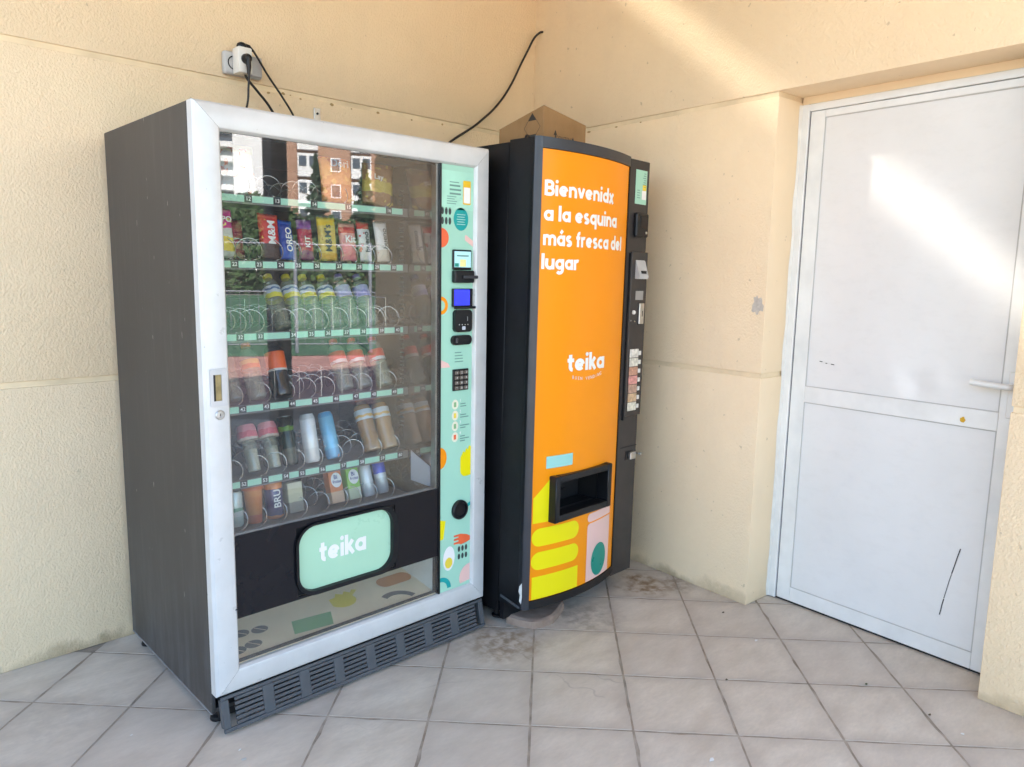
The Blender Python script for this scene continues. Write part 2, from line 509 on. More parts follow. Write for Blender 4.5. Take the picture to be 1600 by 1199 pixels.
_wm = {}
def wrap_mat(name, stops, h, crumple=0.5, rough=0.28, blob=None, metal=0.0):
    """printed foil or label: colour bands up the height, plus blobs of print"""
    nt = NT(name)
    v = nt.coord('Object')
    z = nt.math('DIVIDE', nt.sep(v)[2], h)
    wob = nt.math('ADD', z, nt.math('MULTIPLY', nt.math('SUBTRACT', nt.noise(v, 38, 3), 0.5), 0.10))
    c = nt.ramp(wob, stops, 'CONSTANT')
    if blob:
        f = nt.ramp(nt.noise(v, blob[1], 2, 0.4), [(blob[2], 0.0), (blob[2]+0.03, 1.0)])
        c = nt.mix(f, c, blob[0])
    setp(nt, c, rough, metal, 0.6)
    if crumple:
        nt.bump(nt.noise(v, 70, 4, 0.7), crumple*1.6, 0.006)
    return nt.m

# ------------------------------------------------------------------ lettering
_txt = {}
def text_mesh(body, bold=0.0):
    key = (body, bold)
    if key in _txt: return _txt[key]
    cu = bpy.data.curves.new('lettering', 'FONT')
    cu.body = body
    cu.size = 1.0
    cu.offset = bold
    cu.resolution_u = 3
    cu.align_x = 'CENTER'
    cu.align_y = 'CENTER'
    o = bpy.data.objects.new('tmp_text', cu)
    COL.objects.link(o)
    dg = bpy.context.evaluated_depsgraph_get()
    dg.update()
    me = bpy.data.meshes.new_from_object(o.evaluated_get(dg), depsgraph=dg)
    bpy.data.objects.remove(o)
    bpy.data.curves.remove(cu)
    me.materials.clear()
    _txt[key] = me
    return me

def text_obj(body, mat, parent, loc, size, name='lettering', rot=(math.pi/2, 0, 0), bold=0.0, sx=1.0):
    """flat printed text, facing -y by default, centred on loc"""
    me = text_mesh(body, bold)
    if me.materials and me.materials[0] != mat:
        me = me.copy(); me.materials.clear()
    o = obj(name, me, parent, mat, loc, rot)
    o.scale = (size*sx, size, size)
    return o

def arc(cx, cy, r, a0, a1, n=14, ry=None):
    ry = r if ry is None else ry
    return [(cx+r*math.cos(R(a0+(a1-a0)*k/n)), cy+ry*math.sin(R(a0+(a1-a0)*k/n))) for k in range(n+1)]
SW = 0.31                    # stroke width, x-height = 1
def glyph(ch):
    h = SW/2
    q = 0.5-h
    bowl = arc(0.5, 0.5, q, 0, 360, 26)
    if ch == 'a': return [bowl, [(1-h, 0), (1-h, 1)]], 1.0
    if ch == 'á': return [bowl, [(1-h, 0), (1-h, 1)], [(0.42, 1.16), (0.66, 1.46)]], 1.0
    if ch == 'e': return [[(h+0.02, 0.49), (1-h-0.02, 0.49)], arc(0.5, 0.5, q, 4, 318, 22)], 1.0
    if ch == 'i': return [[(h, 0), (h, 1)], 'dot', (h, 1.32)], SW
    if ch == 'k': return [[(h, 0), (h, 1.46)], [(h+0.05, 0.40), (0.70, 1.0)], [(0.34, 0.60), (0.76, 0.0)]], 0.84
    if ch == 't': return [[(0.28, 1.34), (0.28, 0.34)] + arc(0.50, 0.34, 0.22, 180, 275, 6), [(0.0, 0.88), (0.62, 0.88)]], 0.64
    if ch == 'n': return [[(h, 0), (h, 1)], arc(0.47, 0.53, 0.35, 175, 0, 12) + [(0.82, 0)]], 0.82+h
    if ch == 'u': return [[(0.82, 0), (0.82, 1)], [(h, 1)] + arc(0.47, 0.47, 0.35, 180, 355, 12)], 0.82+h
    if ch == 'm': return [[(h, 0), (h, 1)], arc(0.43, 0.57, 0.31, 175, 0, 10) + [(0.74, 0)], arc(1.05, 0.57, 0.31, 175, 0, 10) + [(1.36, 0)]], 1.36+h
    if ch == 'v': return [[(0.10, 1), (0.44, 0.08)], [(0.78, 1), (0.44, 0.08)]], 0.88
    if ch == 'x': return [[(0.10, 1), (0.74, 0)], [(0.74, 1), (0.10, 0)]], 0.84
    if ch == 'l': return [[(h, 0), (h, 1.46)]], SW
    if ch == 'd': return [bowl, [(1-h, 0), (1-h, 1.46)]], 1.0
    if ch == 'q': return [bowl, [(1-h, -0.42), (1-h, 1)]], 1.0
    if ch == 'g': return [bowl, [(1-h, 1), (1-h, 0.02)] + arc(0.5, 0.02, q, 0, -140, 12)], 1.0
    if ch == 'c': return [arc(0.5, 0.5, q, 48, 312, 20)], 0.86
    if ch == 'r': return [[(h, 0), (h, 1)], arc(0.47, 0.53, 0.35, 175, 68, 8)], 0.64
    if ch == 'f': return [[(0.30, 0), (0.30, 1.08)] + arc(0.54, 1.08, 0.24, 180, 80, 8), [(0.02, 0.86), (0.60, 0.86)]], 0.62
    if ch == 's': return [arc(0.40, 0.70, 0.24, 35, 262, 12, 0.19) + arc(0.40, 0.29, 0.26, 82, -145, 12, 0.18)], 0.80
    if ch == 'B': return [[(h, 0), (h, 1.40)], [(h, 1.28), (0.52, 1.28)] + arc(0.52, 0.995, 0.285, 90, -90, 10) + [(h, 0.71)],
                          [(0.4, 0.71), (0.58, 0.71)] + arc(0.58, 0.415, 0.295, 90, -90, 10) + [(h, 0.12)]], 1.0
    return [], 0.5

def ribbon(pts, w):
    """quads of a flat stroke with mitred corners"""
    P = [Vector((p[0], p[1])) for p in pts]
    closed = (P[0]-P[-1]).length < 1e-5
    n = len(P)
    L, Rr = [], []
    for i in range(n):
        if closed:
            a = P[(i-1) % (n-1)]; b = P[(i+1) % (n-1)]
        else:
            a = P[max(i-1, 0)]; b = P[min(i+1, n-1)]
        d1 = (P[i]-a); d2 = (b-P[i])
        if d1.length < 1e-6: d1 = d2
        if d2.length < 1e-6: d2 = d1
        d1.normalize(); d2.normalize()
        t = (d1+d2).normalized()
        nn = Vector((-t.y, t.x))
        k = 1/max(0.5, nn.dot(Vector((-d1.y, d1.x))))
        L.append(P[i]+nn*w/2*k); Rr.append(P[i]-nn*w/2*k)
    return L, Rr

def lettering(name, s, mat, parent, x0, x1, z0, xh, surf, gap=0.09, space=0.45, off=0.0010):
    """print a line of rounded lettering between x0 and x1; surf(x, z, d) gives the 3d point d in front of the sheet"""
    adv = sum(space if ch == ' ' else glyph(ch)[1]+gap for ch in s)-gap
    if ' ' in s:                         # each word its own piece
        k, out = (x1-x0)/adv, []
        x = x0
        for w_ in s.split(' '):
            wd_ = sum(glyph(ch)[1]+gap for ch in w_)
            out.append(lettering(name, w_, mat, parent, x, x+(wd_-gap)*k, z0, xh, surf, gap, space, off))
            x += (wd_+space)*k
        return out
    adv, items = 0.0, []
    for ch in s:
        if ch == ' ':
            adv += space; continue
        st, w = glyph(ch)
        items.append((adv, st)); adv += w+gap
    adv -= gap
    kx = (x1-x0)/adv
    bm = bmesh.new()
    lay = 0
    for a, st in items:
        it = iter(st)
        for s_ in it:
            lay += 1
            d = off + 0.00012*(lay % 4)
            if s_ == 'dot':
                c = next(it)
                vs = [bm.verts.new(surf(x0+(a+c[0]+0.165*math.cos(R(20*k)))*kx, z0+(c[1]+0.165*math.sin(R(20*k)))*xh, d)) for k in range(18)]
                bm.faces.new(vs)
                continue
            pts = []
            for p, q_ in zip(s_, s_[1:]):
                m = max(1, int(max(abs(q_[0]-p[0]), abs(q_[1]-p[1]))/0.3))
                pts += [(p[0]+(q_[0]-p[0])*k/m, p[1]+(q_[1]-p[1])*k/m) for k in range(m)]
            pts.append(s_[-1])
            L, Q = ribbon(pts, SW)
            va = [bm.verts.new(surf(x0+(a+p.x)*kx, z0+p.y*xh, d)) for p in L]
            vb = [bm.verts.new(surf(x0+(a+p.x)*kx, z0+p.y*xh, d)) for p in Q]
            for i in range(len(va)-1):
                bm.faces.new((va[i], vb[i], vb[i+1], va[i+1]))
    me = bpy.data.meshes.new(name)
    bm.to_mesh(me); bm.free()
    return obj(name, me, parent, mat)

def decal(name, pts, mat, parent, surf, off, step=0.02):
    """flat printed shape, outline pts in (x, z), laid on a sheet"""
    bm = bmesh.new()
    vs = [bm.verts.new((p[0], 0, p[1])) for p in pts]
    bm.faces.new(vs)
    xs = [p[0] for p in pts]
    x = min(xs)+step
    while x < max(xs)-step*0.4:
        bmesh.ops.bisect_plane(bm, geom=bm.verts[:]+bm.edges[:]+bm.faces[:], plane_co=(x, 0, 0), plane_no=(1, 0, 0))
        x += step
    for v in bm.verts:
        v.co = surf(v.co.x, v.co.z, off)
    me = bpy.data.meshes.new(name)
    bm.to_mesh(me); bm.free()
    return obj(name, me, parent, mat)

def rrect(x0, x1, z0, z1, r, n=6):
    out = []
    for cx, cz, a in ((x1-r, z1-r, 0), (x0+r, z1-r, 90), (x0+r, z0+r, 180), (x1-r, z0+r, 270)):
        out += arc(cx, cz, r, a, a+90, n)
    return out
def rect(x0, x1, z0, z1): return [(x0, z0), (x1, z0), (x1, z1), (x0, z1)]
def ell(cx, cz, rx, rz, n=26): return arc(cx, cz, rx, 0, 360-360/n, n-1, rz)

# ================================================================== SETTING
ROOF_Z = 3.0
WR = R(-4.4278)              # the door wall is a little off square
# ---- floor of the porch: grout bed with single tiles laid in it
TS, TR = 0.3183, R(-46.7831)
TX, TY = -1.385, -0.9732
fl = MB()
fl.poly([(-7.2, 0.25, -0.0012), (-7.2, -5.6, -0.0012), (1.2, -5.6, -0.0012), (1.2, 0.25, -0.0012)])
floor = fl.build('floor', MAT['grout'])
tag(floor, kind='structure')

def tile_mesh(seed):
    rr = random.Random(seed)
    g = 0.0038
    a = TS/2-g
    per = []
    n = 7
    for side in range(4):
        for k in range(n):
            t = -1+2*k/n
            j = 0.0 if k == 0 else rr.uniform(-0.0012, 0.0009)
            if rr.random() < 0.07: j -= rr.uniform(0.002, 0.005)
            p = (t*a, -(a+j))
            for _ in range(side): p = (-p[1], p[0])
            per.append(p)
    bm = bmesh.new()
    top = [bm.verts.new((p[0]*0.996, p[1]*0.996, 0.0)) for p in per]
    mid = [bm.verts.new((p[0], p[1], -0.0005)) for p in per]
    low = [bm.verts.new((p[0], p[1], -0.008)) for p in per]
    bm.faces.new(top)
    m = len(per)
    for u, w in ((top, mid), (mid, low)):
        for k in range(m):
            bm.faces.new((u[k], w[k], w[(k+1) % m], u[(k+1) % m]))
    bmesh.ops.recalc_face_normals(bm, faces=bm.faces)
    me = bpy.data.meshes.new('tile')
    bm.to_mesh(me); bm.free()
    me.materials.append(MAT['tile'])
    return me
tmesh = [tile_mesh(k) for k in range(6)]
e1 = Vector((math.cos(TR), math.sin(TR), 0)); e2 = Vector((-math.sin(TR), math.cos(TR), 0))
cells = []
for i in range(-22, 22):
    for j in range(-22, 22):
        c = Vector((TX, TY, 0)) + e1*TS*(i+0.5) + e2*TS*(j+0.5)
        if -6.9 < c.x < 0.30 and -5.3 < c.y < 0.14:
            d = (c - Vector((-1.3, -1.4, 0))).length
            cells.append((d, i, j, c))
cells.sort(key=lambda t: t[0])
def place_tile(c, k):
    o = bpy.data.objects.new('tile', tmesh[k % 6])
    o.location = (c.x, c.y, random.uniform(-0.0003, 0.0004))
    o.rotation_euler = (random.uniform(-0.0012, 0.0012), random.uniform(-0.0012, 0.0012), TR + random.choice((0, 1, 2, 3))*math.pi/2)
    link(o, floor)
for k, (d, i, j, c) in enumerate(cells[:290]):
    place_tile(c, random.randrange(6))
rest = MB()
for d, i, j, c in cells[290:]:
    h = TS/2-0.003
    rest.poly([tuple(c+e1*a*h+e2*b*h) for a, b in ((-1, -1), (1, -1), (1, 1), (-1, 1))])
ro = rest.build('tile', MAT['tile'], floor)
tag(ro, kind='stuff')

# ---- wall behind the machines: three rendered bands with shadow grooves between them
BANDS = ((0.0, 0.978), (0.998, 2.083), (2.103, ROOF_Z))
def stucco_slab(parent, x0, x1, y0, y1, z0, z1, front, name='panel'):
    """thick band; the face towards `front` is rough, its returns are smooth"""
    mb = MB().box(x0, x1, y0, y1, z0, z1, 0.004, 2)
    me = mb.mesh(name, True, 35)
    me.materials.append(MAT['stucco']); me.materials.append(MAT['render'])
    f = Vector(front)
    for p in me.polygons:
        p.material_index = 0 if p.normal.dot(f) > 0.6 else 1
    return obj(name, me, parent)
wl = empty('wall', (0, 0, 0))
tag(wl, 'long cream stucco wall behind the two vending machines', 'wall')
for z0, z1 in BANDS:
    stucco_slab(wl, -7.0, 0.02, 0.0, 0.28, z0, z1, (0, -1, 0))
bx('groove_backing', MAT['groove'], wl, -6.98, 0.02, 0.006, 0.27, 0.01, ROOF_Z-0.01)

wr = empty('wall', (0, 0, 0), (0, 0, WR))
tag(wr, 'cream stucco wall on the right holding the white metal door', 'wall')
JY1, JY2, WEND = -1.4472, -2.3346, -2.83
DX = 0.1719
for z0, z1 in BANDS[:2]:
    stucco_slab(wr, 0.0, 0.30, JY1, 0.06, z0, z1, (-1, 0, 0))
    stucco_slab(wr, 0.0, 0.30, WEND, JY2, z0, z1, (-1, 0, 0))
stucco_slab(wr, 0.0, 0.30, WEND, 0.06, 2.103, ROOF_Z, (-1, 0, 0), 'lintel_panel')
bx('groove_backing', MAT['groove'], wr, 0.006, 0.29, JY1+0.006, 0.05, 0.01, 2.11)
bx('groove_backing', MAT['groove'], wr, 0.006, 0.29, WEND+0.01, JY2-0.006, 0.01, 2.11)
bx('door_head_infill', MAT['render'], wr, DX+0.002, 0.29, JY2+0.001, JY1-0.001, 2.0735, 2.104)
# chips knocked out of the render along the upper groove
chm = plain('chipped_render', (0.40, 0.27, 0.12), 0.95, 0, 0.2, 60)
for x in (-1.50, -1.437, -1.405, -1.36, -1.215, -1.12, -0.985, -0.80, -0.62, -0.47):
    s_ = random.uniform(0.004, 0.010)
    z = 2.085-random.uniform(-0.002, 0.012)
    MB().poly([(x+s_*random.uniform(0.6, 1.2)*math.cos(R(60*k)), -0.0007, z+0.7*s_*random.uniform(0.6, 1.2)*math.sin(R(60*k))) for k in range(6)]).build('chip', chm, wl)
for y in (-0.24, -0.30, -0.42, -0.60, -0.75):
    s_ = random.uniform(0.004, 0.009)
    MB().poly([(-0.0007, y+1.6*s_*random.uniform(0.6, 1.2)*math.cos(R(60*k)), 2.081+0.6*s_*random.uniform(0.6, 1.2)*math.sin(R(60*k))) for k in range(6)]).build('chip', chm, wr)
# rough bare patch where the render was touched up
mb = MB()
pp = []
for k in range(22):
    a = 2*math.pi*k/22
    r = 1+random.uniform(-0.28, 0.28)
    pp.append((-0.0008, -1.412+0.026*r*math.cos(a), 1.275+0.036*r*math.sin(a)))
mb.poly(pp)
mb.build('render_repair', plain('grey_filler', (0.50, 0.46, 0.40), 0.95, 0, 0.15, 60, bump=0.6, bs=160), wr)

# ---- porch roof with an added slatted slot to cast the light streak, block of rooms behind the door wall, pillar
roof = MB()
RT = 0.05
roof.box(-3.0, 2.6, -4.35, -0.50, ROOF_Z, ROOF_Z+RT)
roof.box(-3.0, -1.65, -0.50, 0.30, ROOF_Z, ROOF_Z+RT)
roof.box(-1.65, 0.06, -0.02, 0.30, ROOF_Z, ROOF_Z+RT)
roof.box(0.06, 2.6, -0.50, 0.30, ROOF_Z, ROOF_Z+RT)
ro = roof.build('porch_roof', plain('cream_soffit', (0.74, 0.63, 0.46), 0.9, 0, 0.05, 2, spec=0.2))
tag(ro, kind='structure')
n_sl = 19
y = -0.498
for k in range(n_sl):                       # unseen slats added to shape the sun streak, widest gaps in the middle
    t = (k+0.5)/n_sl
    gap = 0.0015 + 0.0034*math.exp(-((t-0.45)/0.27)**2)
    w = (0.476/n_sl) - gap
    s_ = bx('slat', plain('streak_slat', (0.7, 0.6, 0.45), 0.8) if k == 0 else sl_m, ro, -1.65, 0.06, y, y+w, ROOF_Z+0.002, ROOF_Z+0.0035)
    sl_m = s_.data.materials[0]
    y += w + gap

rm = empty('service_room', (0, 0, 0), (0, 0, WR))
tag(rm, 'cream rendered room block behind the white door', 'building')
bx('side_wall', MAT['stucco'], rm, 0.305, 2.45, WEND, WEND+0.2, 0, ROOF_Z)
bx('rear_wall', MAT['stucco'], rm, 2.25, 2.45, WEND+0.202, 0.2, 0, ROOF_Z)
pl = empty('porch_pillar', (0, 0, 0), (0, 0, WR))
tag(pl, 'dark slim square porch pillar, seen as a dark band mirrored in the glass', 'pillar')
bx('shaft', plain('dark_pillar_cladding', (0.055, 0.058, 0.07), 0.7, 0, 0.15, 6), pl, 0.0, 0.134, -4.168, -4.034, 0.12, ROOF_Z-0.06, 0.008)
bx('plinth', plain('pillar_plinth', (0.06, 0.06, 0.065), 0.8), pl, -0.008, 0.142, -4.176, -4.026, 0.0, 0.12, 0.004)
bx('capital', plain('pillar_capital', (0.06, 0.06, 0.065), 0.8), pl, -0.008, 0.142, -4.176, -4.026, ROOF_Z-0.06, ROOF_Z)

# ================================================================== METAL DOOR
dr = empty('metal_door', (0, 0, 0), (0, 0, WR))
tag(dr, 'white aluminium door with two sheet panels, scuffed and dented', 'door')
# fixed frame
bx('frame_post', MAT['alu'], dr, DX-0.004, DX+0.05, JY1-0.034, JY1-0.004, 0.004, 2.0725, 0.002)
bx('frame_head', MAT['alu'], dr, DX-0.004, DX+0.05, JY2+0.001, JY1-0.0345, 2.0445, 2.0725, 0.002)
# leaf: two stiles, three rails, two sheets; thin joints between the profiles
y0, y1 = -1.4855, JY2+0.002
PX = DX+0.002
bx('stile', MAT['alu'], dr, PX, PX+0.045, -1.5455, y0-0.001, 0.010, 2.0425, 0.0015)
bx('stile', MAT['alu'], dr, PX, PX+0.045, y1, -2.2510, 0.010, 2.0425, 0.0015)
bx('rail', MAT['alu'], dr, PX, PX+0.045, -2.2505, -1.5460, 0.010, 0.0705, 0.0015)
bx('rail', MAT['alu'], dr, PX, PX+0.045, -2.2505, -1.5460, 0.8800, 0.9450, 0.0015)
bx('rail', MAT['alu'], dr, PX, PX+0.045, -2.2505, -1.5460, 2.0160, 2.0425, 0.0015)
def sheet(z0, z1, dents, name='panel'):
    bm = bmesh.new()
    ny, nz = 30, 44
    g = []
    for j in range(nz+1):
        row = []
        for i in range(ny+1):
            yy = -2.2500 + (2.2500-1.5470)*i/ny
            zz = z0+(z1-z0)*j/nz
            d = 0.0
            for cy, cz, ry, rz, am in dents:
                d += am*math.exp(-((yy-cy)/ry)**2-((zz-cz)/rz)**2)
            edge = min(i, ny-i, j, nz-j)/3.0
            row.append(bm.verts.new((PX+0.005+d*min(1, edge), yy, zz)))
        g.append(row)
    for j in range(nz):
        for i in range(ny):
            bm.faces.new((g[j][i], g[j+1][i], g[j+1][i+1], g[j][i+1]))
    bmesh.ops.recalc_face_normals(bm, faces=bm.faces)
    me = bpy.data.meshes.new(name)
    bm.to_mesh(me); bm.free()
    me.polygons.foreach_set('use_smooth', [True]*len(me.polygons))
    if me.polygons[0].normal.x > 0: me.flip_normals()
    return obj(name, me, dr, MAT['sheet'])
sheet(0.0715, 0.8790, [(-1.8, 0.5, 0.25, 0.2, 0.002), (-2.1, 0.3, 0.14, 0.2, -0.002), (-1.7, 0.78, 0.06, 0.05, 0.003)])
sheet(0.9460, 2.0150, [(-1.975, 0.985, 0.045, 0.055, 0.016), (-1.89, 1.00, 0.05, 0.06, -0.007), (-2.04, 1.00, 0.04, 0.06, -0.006), (-1.90, 1.62, 0.10, 0.12, -0.004),
                       (-2.06, 1.55, 0.13, 0.20, 0.005), (-1.68, 1.4, 0.12, 0.25, 0.003), (-2.15, 1.25, 0.10, 0.10, -0.003), (-1.75, 1.85, 0.2, 0.1, 0.003)])
jm = plain('grey_joint', (0.46, 0.45, 0.43), 0.8)
for z0, z1 in ((0.0707, 0.8798), (0.9452, 2.0158)):
    jr = MB()
    jr.box(PX+0.0012, PX+0.006, -2.2508, -2.2475, z0, z1); jr.box(PX+0.0012, PX+0.006, -1.5492, -1.5458, z0, z1)
    jr.box(PX+0.0012, PX+0.006, -2.2474, -1.5493, z0, z0+0.003); jr.box(PX+0.0012, PX+0.006, -2.2474, -1.5493, z1-0.003, z1)
    jr.build('panel_gasket', jm, dr)
bx('leaf_joint', plain('leaf_gap', (0.16, 0.16, 0.17), 0.8), dr, PX+0.004, PX+0.02, -1.4858, -1.4815, 0.010, 2.044)
bx('kick_gap', MAT['cavity'], dr, PX+0.006, PX+0.04, JY2+0.003, JY1-0.005, 0.001, 0.0095)
# lever handle
hd = MB()
hd.tube(spline([(PX-0.001, -2.292, 1.040), (PX-0.030, -2.292, 1.040), (PX-0.046, -2.284, 1.040), (PX-0.048, -2.25, 1.041), (PX-0.046, -2.20, 1.043), (PX-0.044, -2.170, 1.045)], 5), 0.0105, 10)
h_ = hd.build('handle', MAT['alu'], dr, True)
bx('handle_plate', MAT['alu'], h_, PX-0.008, PX-0.0005, -2.312, -2.272, 0.93, 1.09, 0.003)
# yellow spot on the middle rail, long black scuff and small dark nicks
def plate_yz(name, pts, mat, parent, x):
    return MB().prism([(x, p[0], p[1]) for p in pts], (-0.0006, 0, 0)).build(name, mat, parent)
plate_yz('paint_spot', [(-2.143+0.0085*math.cos(R(30*k))*(1+0.2*math.sin(k*2.3)), 0.903+0.0105*math.sin(R(30*k))*(1+0.15*math.cos(k*1.7))) for k in range(12)],
         plain('ochre_spot', (0.62, 0.36, 0.01), 0.5), dr, PX-0.0002)
ink = plain('black_scuff', (0.03, 0.03, 0.035), 0.8)
def scuff(pts, w):
    L, Q = ribbon(pts, w)
    mb = MB()
    for i in range(len(L)-1):
        mb.poly([(PX+0.0018, L[i].x, L[i].y), (PX+0.0018, Q[i].x, Q[i].y), (PX+0.0018, Q[i+1].x, Q[i+1].y), (PX+0.0018, L[i+1].x, L[i+1].y)])
    mb.build('scuff_mark', ink, dr)
scuff([(-2.180, 0.438), (-2.172, 0.400), (-2.167, 0.372), (-2.160, 0.338)], 0.0034)
scuff([(-2.160, 0.336), (-2.154, 0.305), (-2.150, 0.280), (-2.147, 0.262), (-2.143, 0.238)], 0.0022)
scuff([(-2.143, 0.235), (-2.139, 0.210), (-2.137, 0.190), (-2.134, 0.171)], 0.0034)
for (yy, zz, l) in ((-1.60, 1.055, 0.012), (-1.625, 1.05, 0.008), (-1.648, 1.048, 0.014)):
    scuff([(yy, zz), (yy-l, zz-0.001)], 0.003)
# uneven sealant bead along the jamb
mb = MB()
vsA, vsB = [], []
for k in range(46):
    z = 0.005+2.066*k/45
    w = 0.003+0.003*math.sin(k*0.9)+random.uniform(-0.002, 0.004)
    vsA.append((DX-0.003, JY1-0.006, z)); vsB.append((DX-0.014-w, JY1-0.0008, z))
for k in range(45):
    mb.poly([vsA[k], vsA[k+1], vsB[k+1], vsB[k]])
mb.build('sealant_bead', MAT['sealant'], dr, True)

# ================================================================== SNACK MACHINE
SX, SY = -2.1253, -0.8346
sm = empty('snack_machine', (SX, SY, 0))
tag(sm, 'tall snack vending machine with glass front, white frame and dark grey sides', 'vending machine')
SWD, SD, SH = 1.0621, 0.772, 1.83
GL = 0.0146                     # glass plane
XI0, XI1, ZI0, ZI1 = 0.0738, 0.9933, 0.1942, 1.757
XD = 0.842                      # glass / control panel divide
TP = 0.1946                     # front of the shelves
cb = MB()
cb.box(0.0, 0.012, 0.046, SD, 0.049, SH, 0.002)
cb.box(SWD-0.012, SWD, 0.046, SD, 0.049, SH, 0.002)
cb.box(0.0125, SWD-0.0125, 0.046, SD, SH-0.012, SH-0.0005)
cb.box(0.0125, SWD-0.0125, 0.046, SD, 0.052, 0.064)
cb.box(0.0125, SWD-0.0125, SD-0.012, SD, 0.0645, SH-0.0125)
cab = cb.build('cabinet', MAT['cabinet'], sm, True)
bx('bottom_lip', plain('worn_edge_metal', (0.30, 0.30, 0.31), 0.5, 0.4, 0.2, 30), cab, -0.0015, 0.004, 0.05, SD-0.004, 0.0465, 0.0505)
# feet
for fx, fy in ((0.035, 0.095), (0.035, SD-0.05), (SWD-0.035, 0.095), (SWD-0.035, SD-0.05)):
    f_ = MB().lathe([(0.022, 0.0), (0.023, 0.004), (0.021, 0.012), (0.011, 0.018), (0.009, 0.052)], 14, (fx, fy, 0)).build('foot', MAT['black'], sm, True)
# door frame of four mitred profiles
dfm = empty('door_frame'); dfm.parent = sm
prof = [(0.0, 0.044), (0.0, 0.012), (0.10, 0.0015), (0.16, 0.0), (0.86, 0.0), (0.92, 0.002), (1.0, 0.012), (1.0, 0.026)]
OC = [(0, 0.118), (SWD, 0.118), (SWD, SH), (0, SH)]
IC = [(XI0, ZI0), (XI1, ZI0), (XI1, ZI1), (XI0, ZI1)]
for k in range(4):
    mb = MB()
    k2 = (k+1) % 4
    rows = []
    for t, yy in prof:
        a = Vector(OC[k]).lerp(Vector(IC[k]), t); b = Vector(OC[k2]).lerp(Vector(IC[k2]), t)
        d = (b-a).normalized()*0.0004
        a += d; b -= d
        rows.append((mb.bm.verts.new((a.x, yy, a.y)), mb.bm.verts.new((b.x, yy, b.y))))
    for r0, r1 in zip(rows, rows[1:]):
        mb.bm.faces.new((r0[0], r0[1], r1[1], r1[0]))
    mb.build('rail' if k in (0, 2) else 'stile', MAT['frame'], dfm, True, 25)
# small rust nick and grime on the right stile are in the paint; black gasket round the opening
gk = MB()
gk.box(XI0-0.004, XI1+0.004, 0.0265, 0.031, ZI1-0.006, ZI1+0.004)
gk.box(XI0-0.004, XI0+0.0035, 0.0265, 0.031, ZI0, ZI1-0.0065)
gk.box(XI1-0.0035, XI1+0.004, 0.0265, 0.031, ZI0, ZI1-0.0065)
gk.box(XI0+0.004, XI1-0.004, 0.0265, 0.031, ZI0-0.004, ZI0+0.012)
gk.build('gasket', MAT['black'], sm)
bx('door_backing', MAT['black'], sm, 0.004, 0.066, 0.030, 0.0445, 0.125, 1.822)
bx('door_backing', MAT['black'], sm, SWD-0.060, SWD-0.004, 0.0315, 0.0445, 0.125, 1.822)
bx('door_backing', MAT['black'], sm, 0.068, SWD-0.062, 0.0315, 0.0445, 1.765, 1.822)
bx('door_backing', MAT['black'], sm, 0.068, SWD-0.062, 0.0315, 0.0445, 0.125, 0.186)
# glass panes
bx('glass_pane', MAT['glass'], sm, XI0+0.0005, XD-0.004, GL, GL+0.005, 0.6015, ZI1-0.001)
bx('glass_pane', MAT['glass'], sm, XI0+0.0005, XD-0.004, GL, GL+0.005, ZI0+0.001, 0.3425)
bx('divider_strip', MAT['black'], sm, XD-0.0035, XD+0.003, 0.008, 0.044, ZI0, ZI1, 0.0005)
bx('divider_trim', MAT['steel'], sm, XD-0.013, XD-0.006, GL+0.0055, GL+0.030, 0.603, ZI1-0.002)
# handle plate with recess and round lock on the left stile
hp = MB()
hx0, hx1, hz0, hz1 = 0.0145, 0.0615, 0.999, 1.106
ix0, ix1, iz0, iz1 = 0.0235, 0.0470, 1.014, 1.089
ring = [(hx0, hx1, iz1, hz1), (hx0, hx1, hz0, iz0), (hx0, ix0, iz0, iz1), (ix1, hx1, iz0, iz1)]
for a, b, c, d in ring: hp.box(a, b, -0.004, 0.001, c, d)
h_ = hp.build('handle_plate', plain('grey_aluminium', (0.55, 0.57, 0.60), 0.35, 0.5), sm)
bx('recess', MAT['brass'], h_, ix0, ix1, -0.0006, 0.0004, iz0, iz1)
bx('recess_side', MAT['cavity'], h_, ix0, ix0+0.006, -0.0036, -0.0008, iz0, iz1)
lk = MB().lathe([(0.0135, 0.0), (0.0135, 0.004), (0.011, 0.0065), (0.0075, 0.0065), (0.007, 0.004), (0.0015, 0.0045)], 22, (0.0395, 0.0005, 0.9735), 'y').build('lock', MAT['steel'], sm, True)
bx('keyhole', MAT['cavity'], lk, 0.0385, 0.0405, -0.0050, -0.0040, 0.970, 0.978)
MB().lathe([(0.0028, 0.0), (0.003, 0.001), (0.0005, 0.0016)], 8, (0.066, 0.0005, 0.38), 'y').build('rust_nick', MAT['ink'], sm)

# liner of the product chamber
ln = MB()
ln.box(0.055, 0.060, 0.050, 0.700, 0.50, 1.770)
ln.box(0.0605, XD+0.003, 0.695, 0.700, 0.50, 1.770)
ln.box(0.0605, XD+0.003, 0.050, 0.694, 1.7655, 1.770)
ln.box(0.0605, XD+0.003, 0.180, 0.694, 0.500, 0.505)
liner = ln.build('liner', MAT['liner'], sm)
bx('liner_side', MAT['liner_side'], sm, XD-0.004, XD-0.0005, 0.046, 0.694, 0.506, 1.765)
for k in range(26):             # shelf-bracket perforations
    pass
sr = MB()
for k in range(54):
    z = 0.80+0.0165*k
    sr.box(XD-0.0055, XD-0.0042, TP+0.030, TP+0.052, z, z+0.004)
sr.build('slotted_rail', MAT['shelf'], sm)

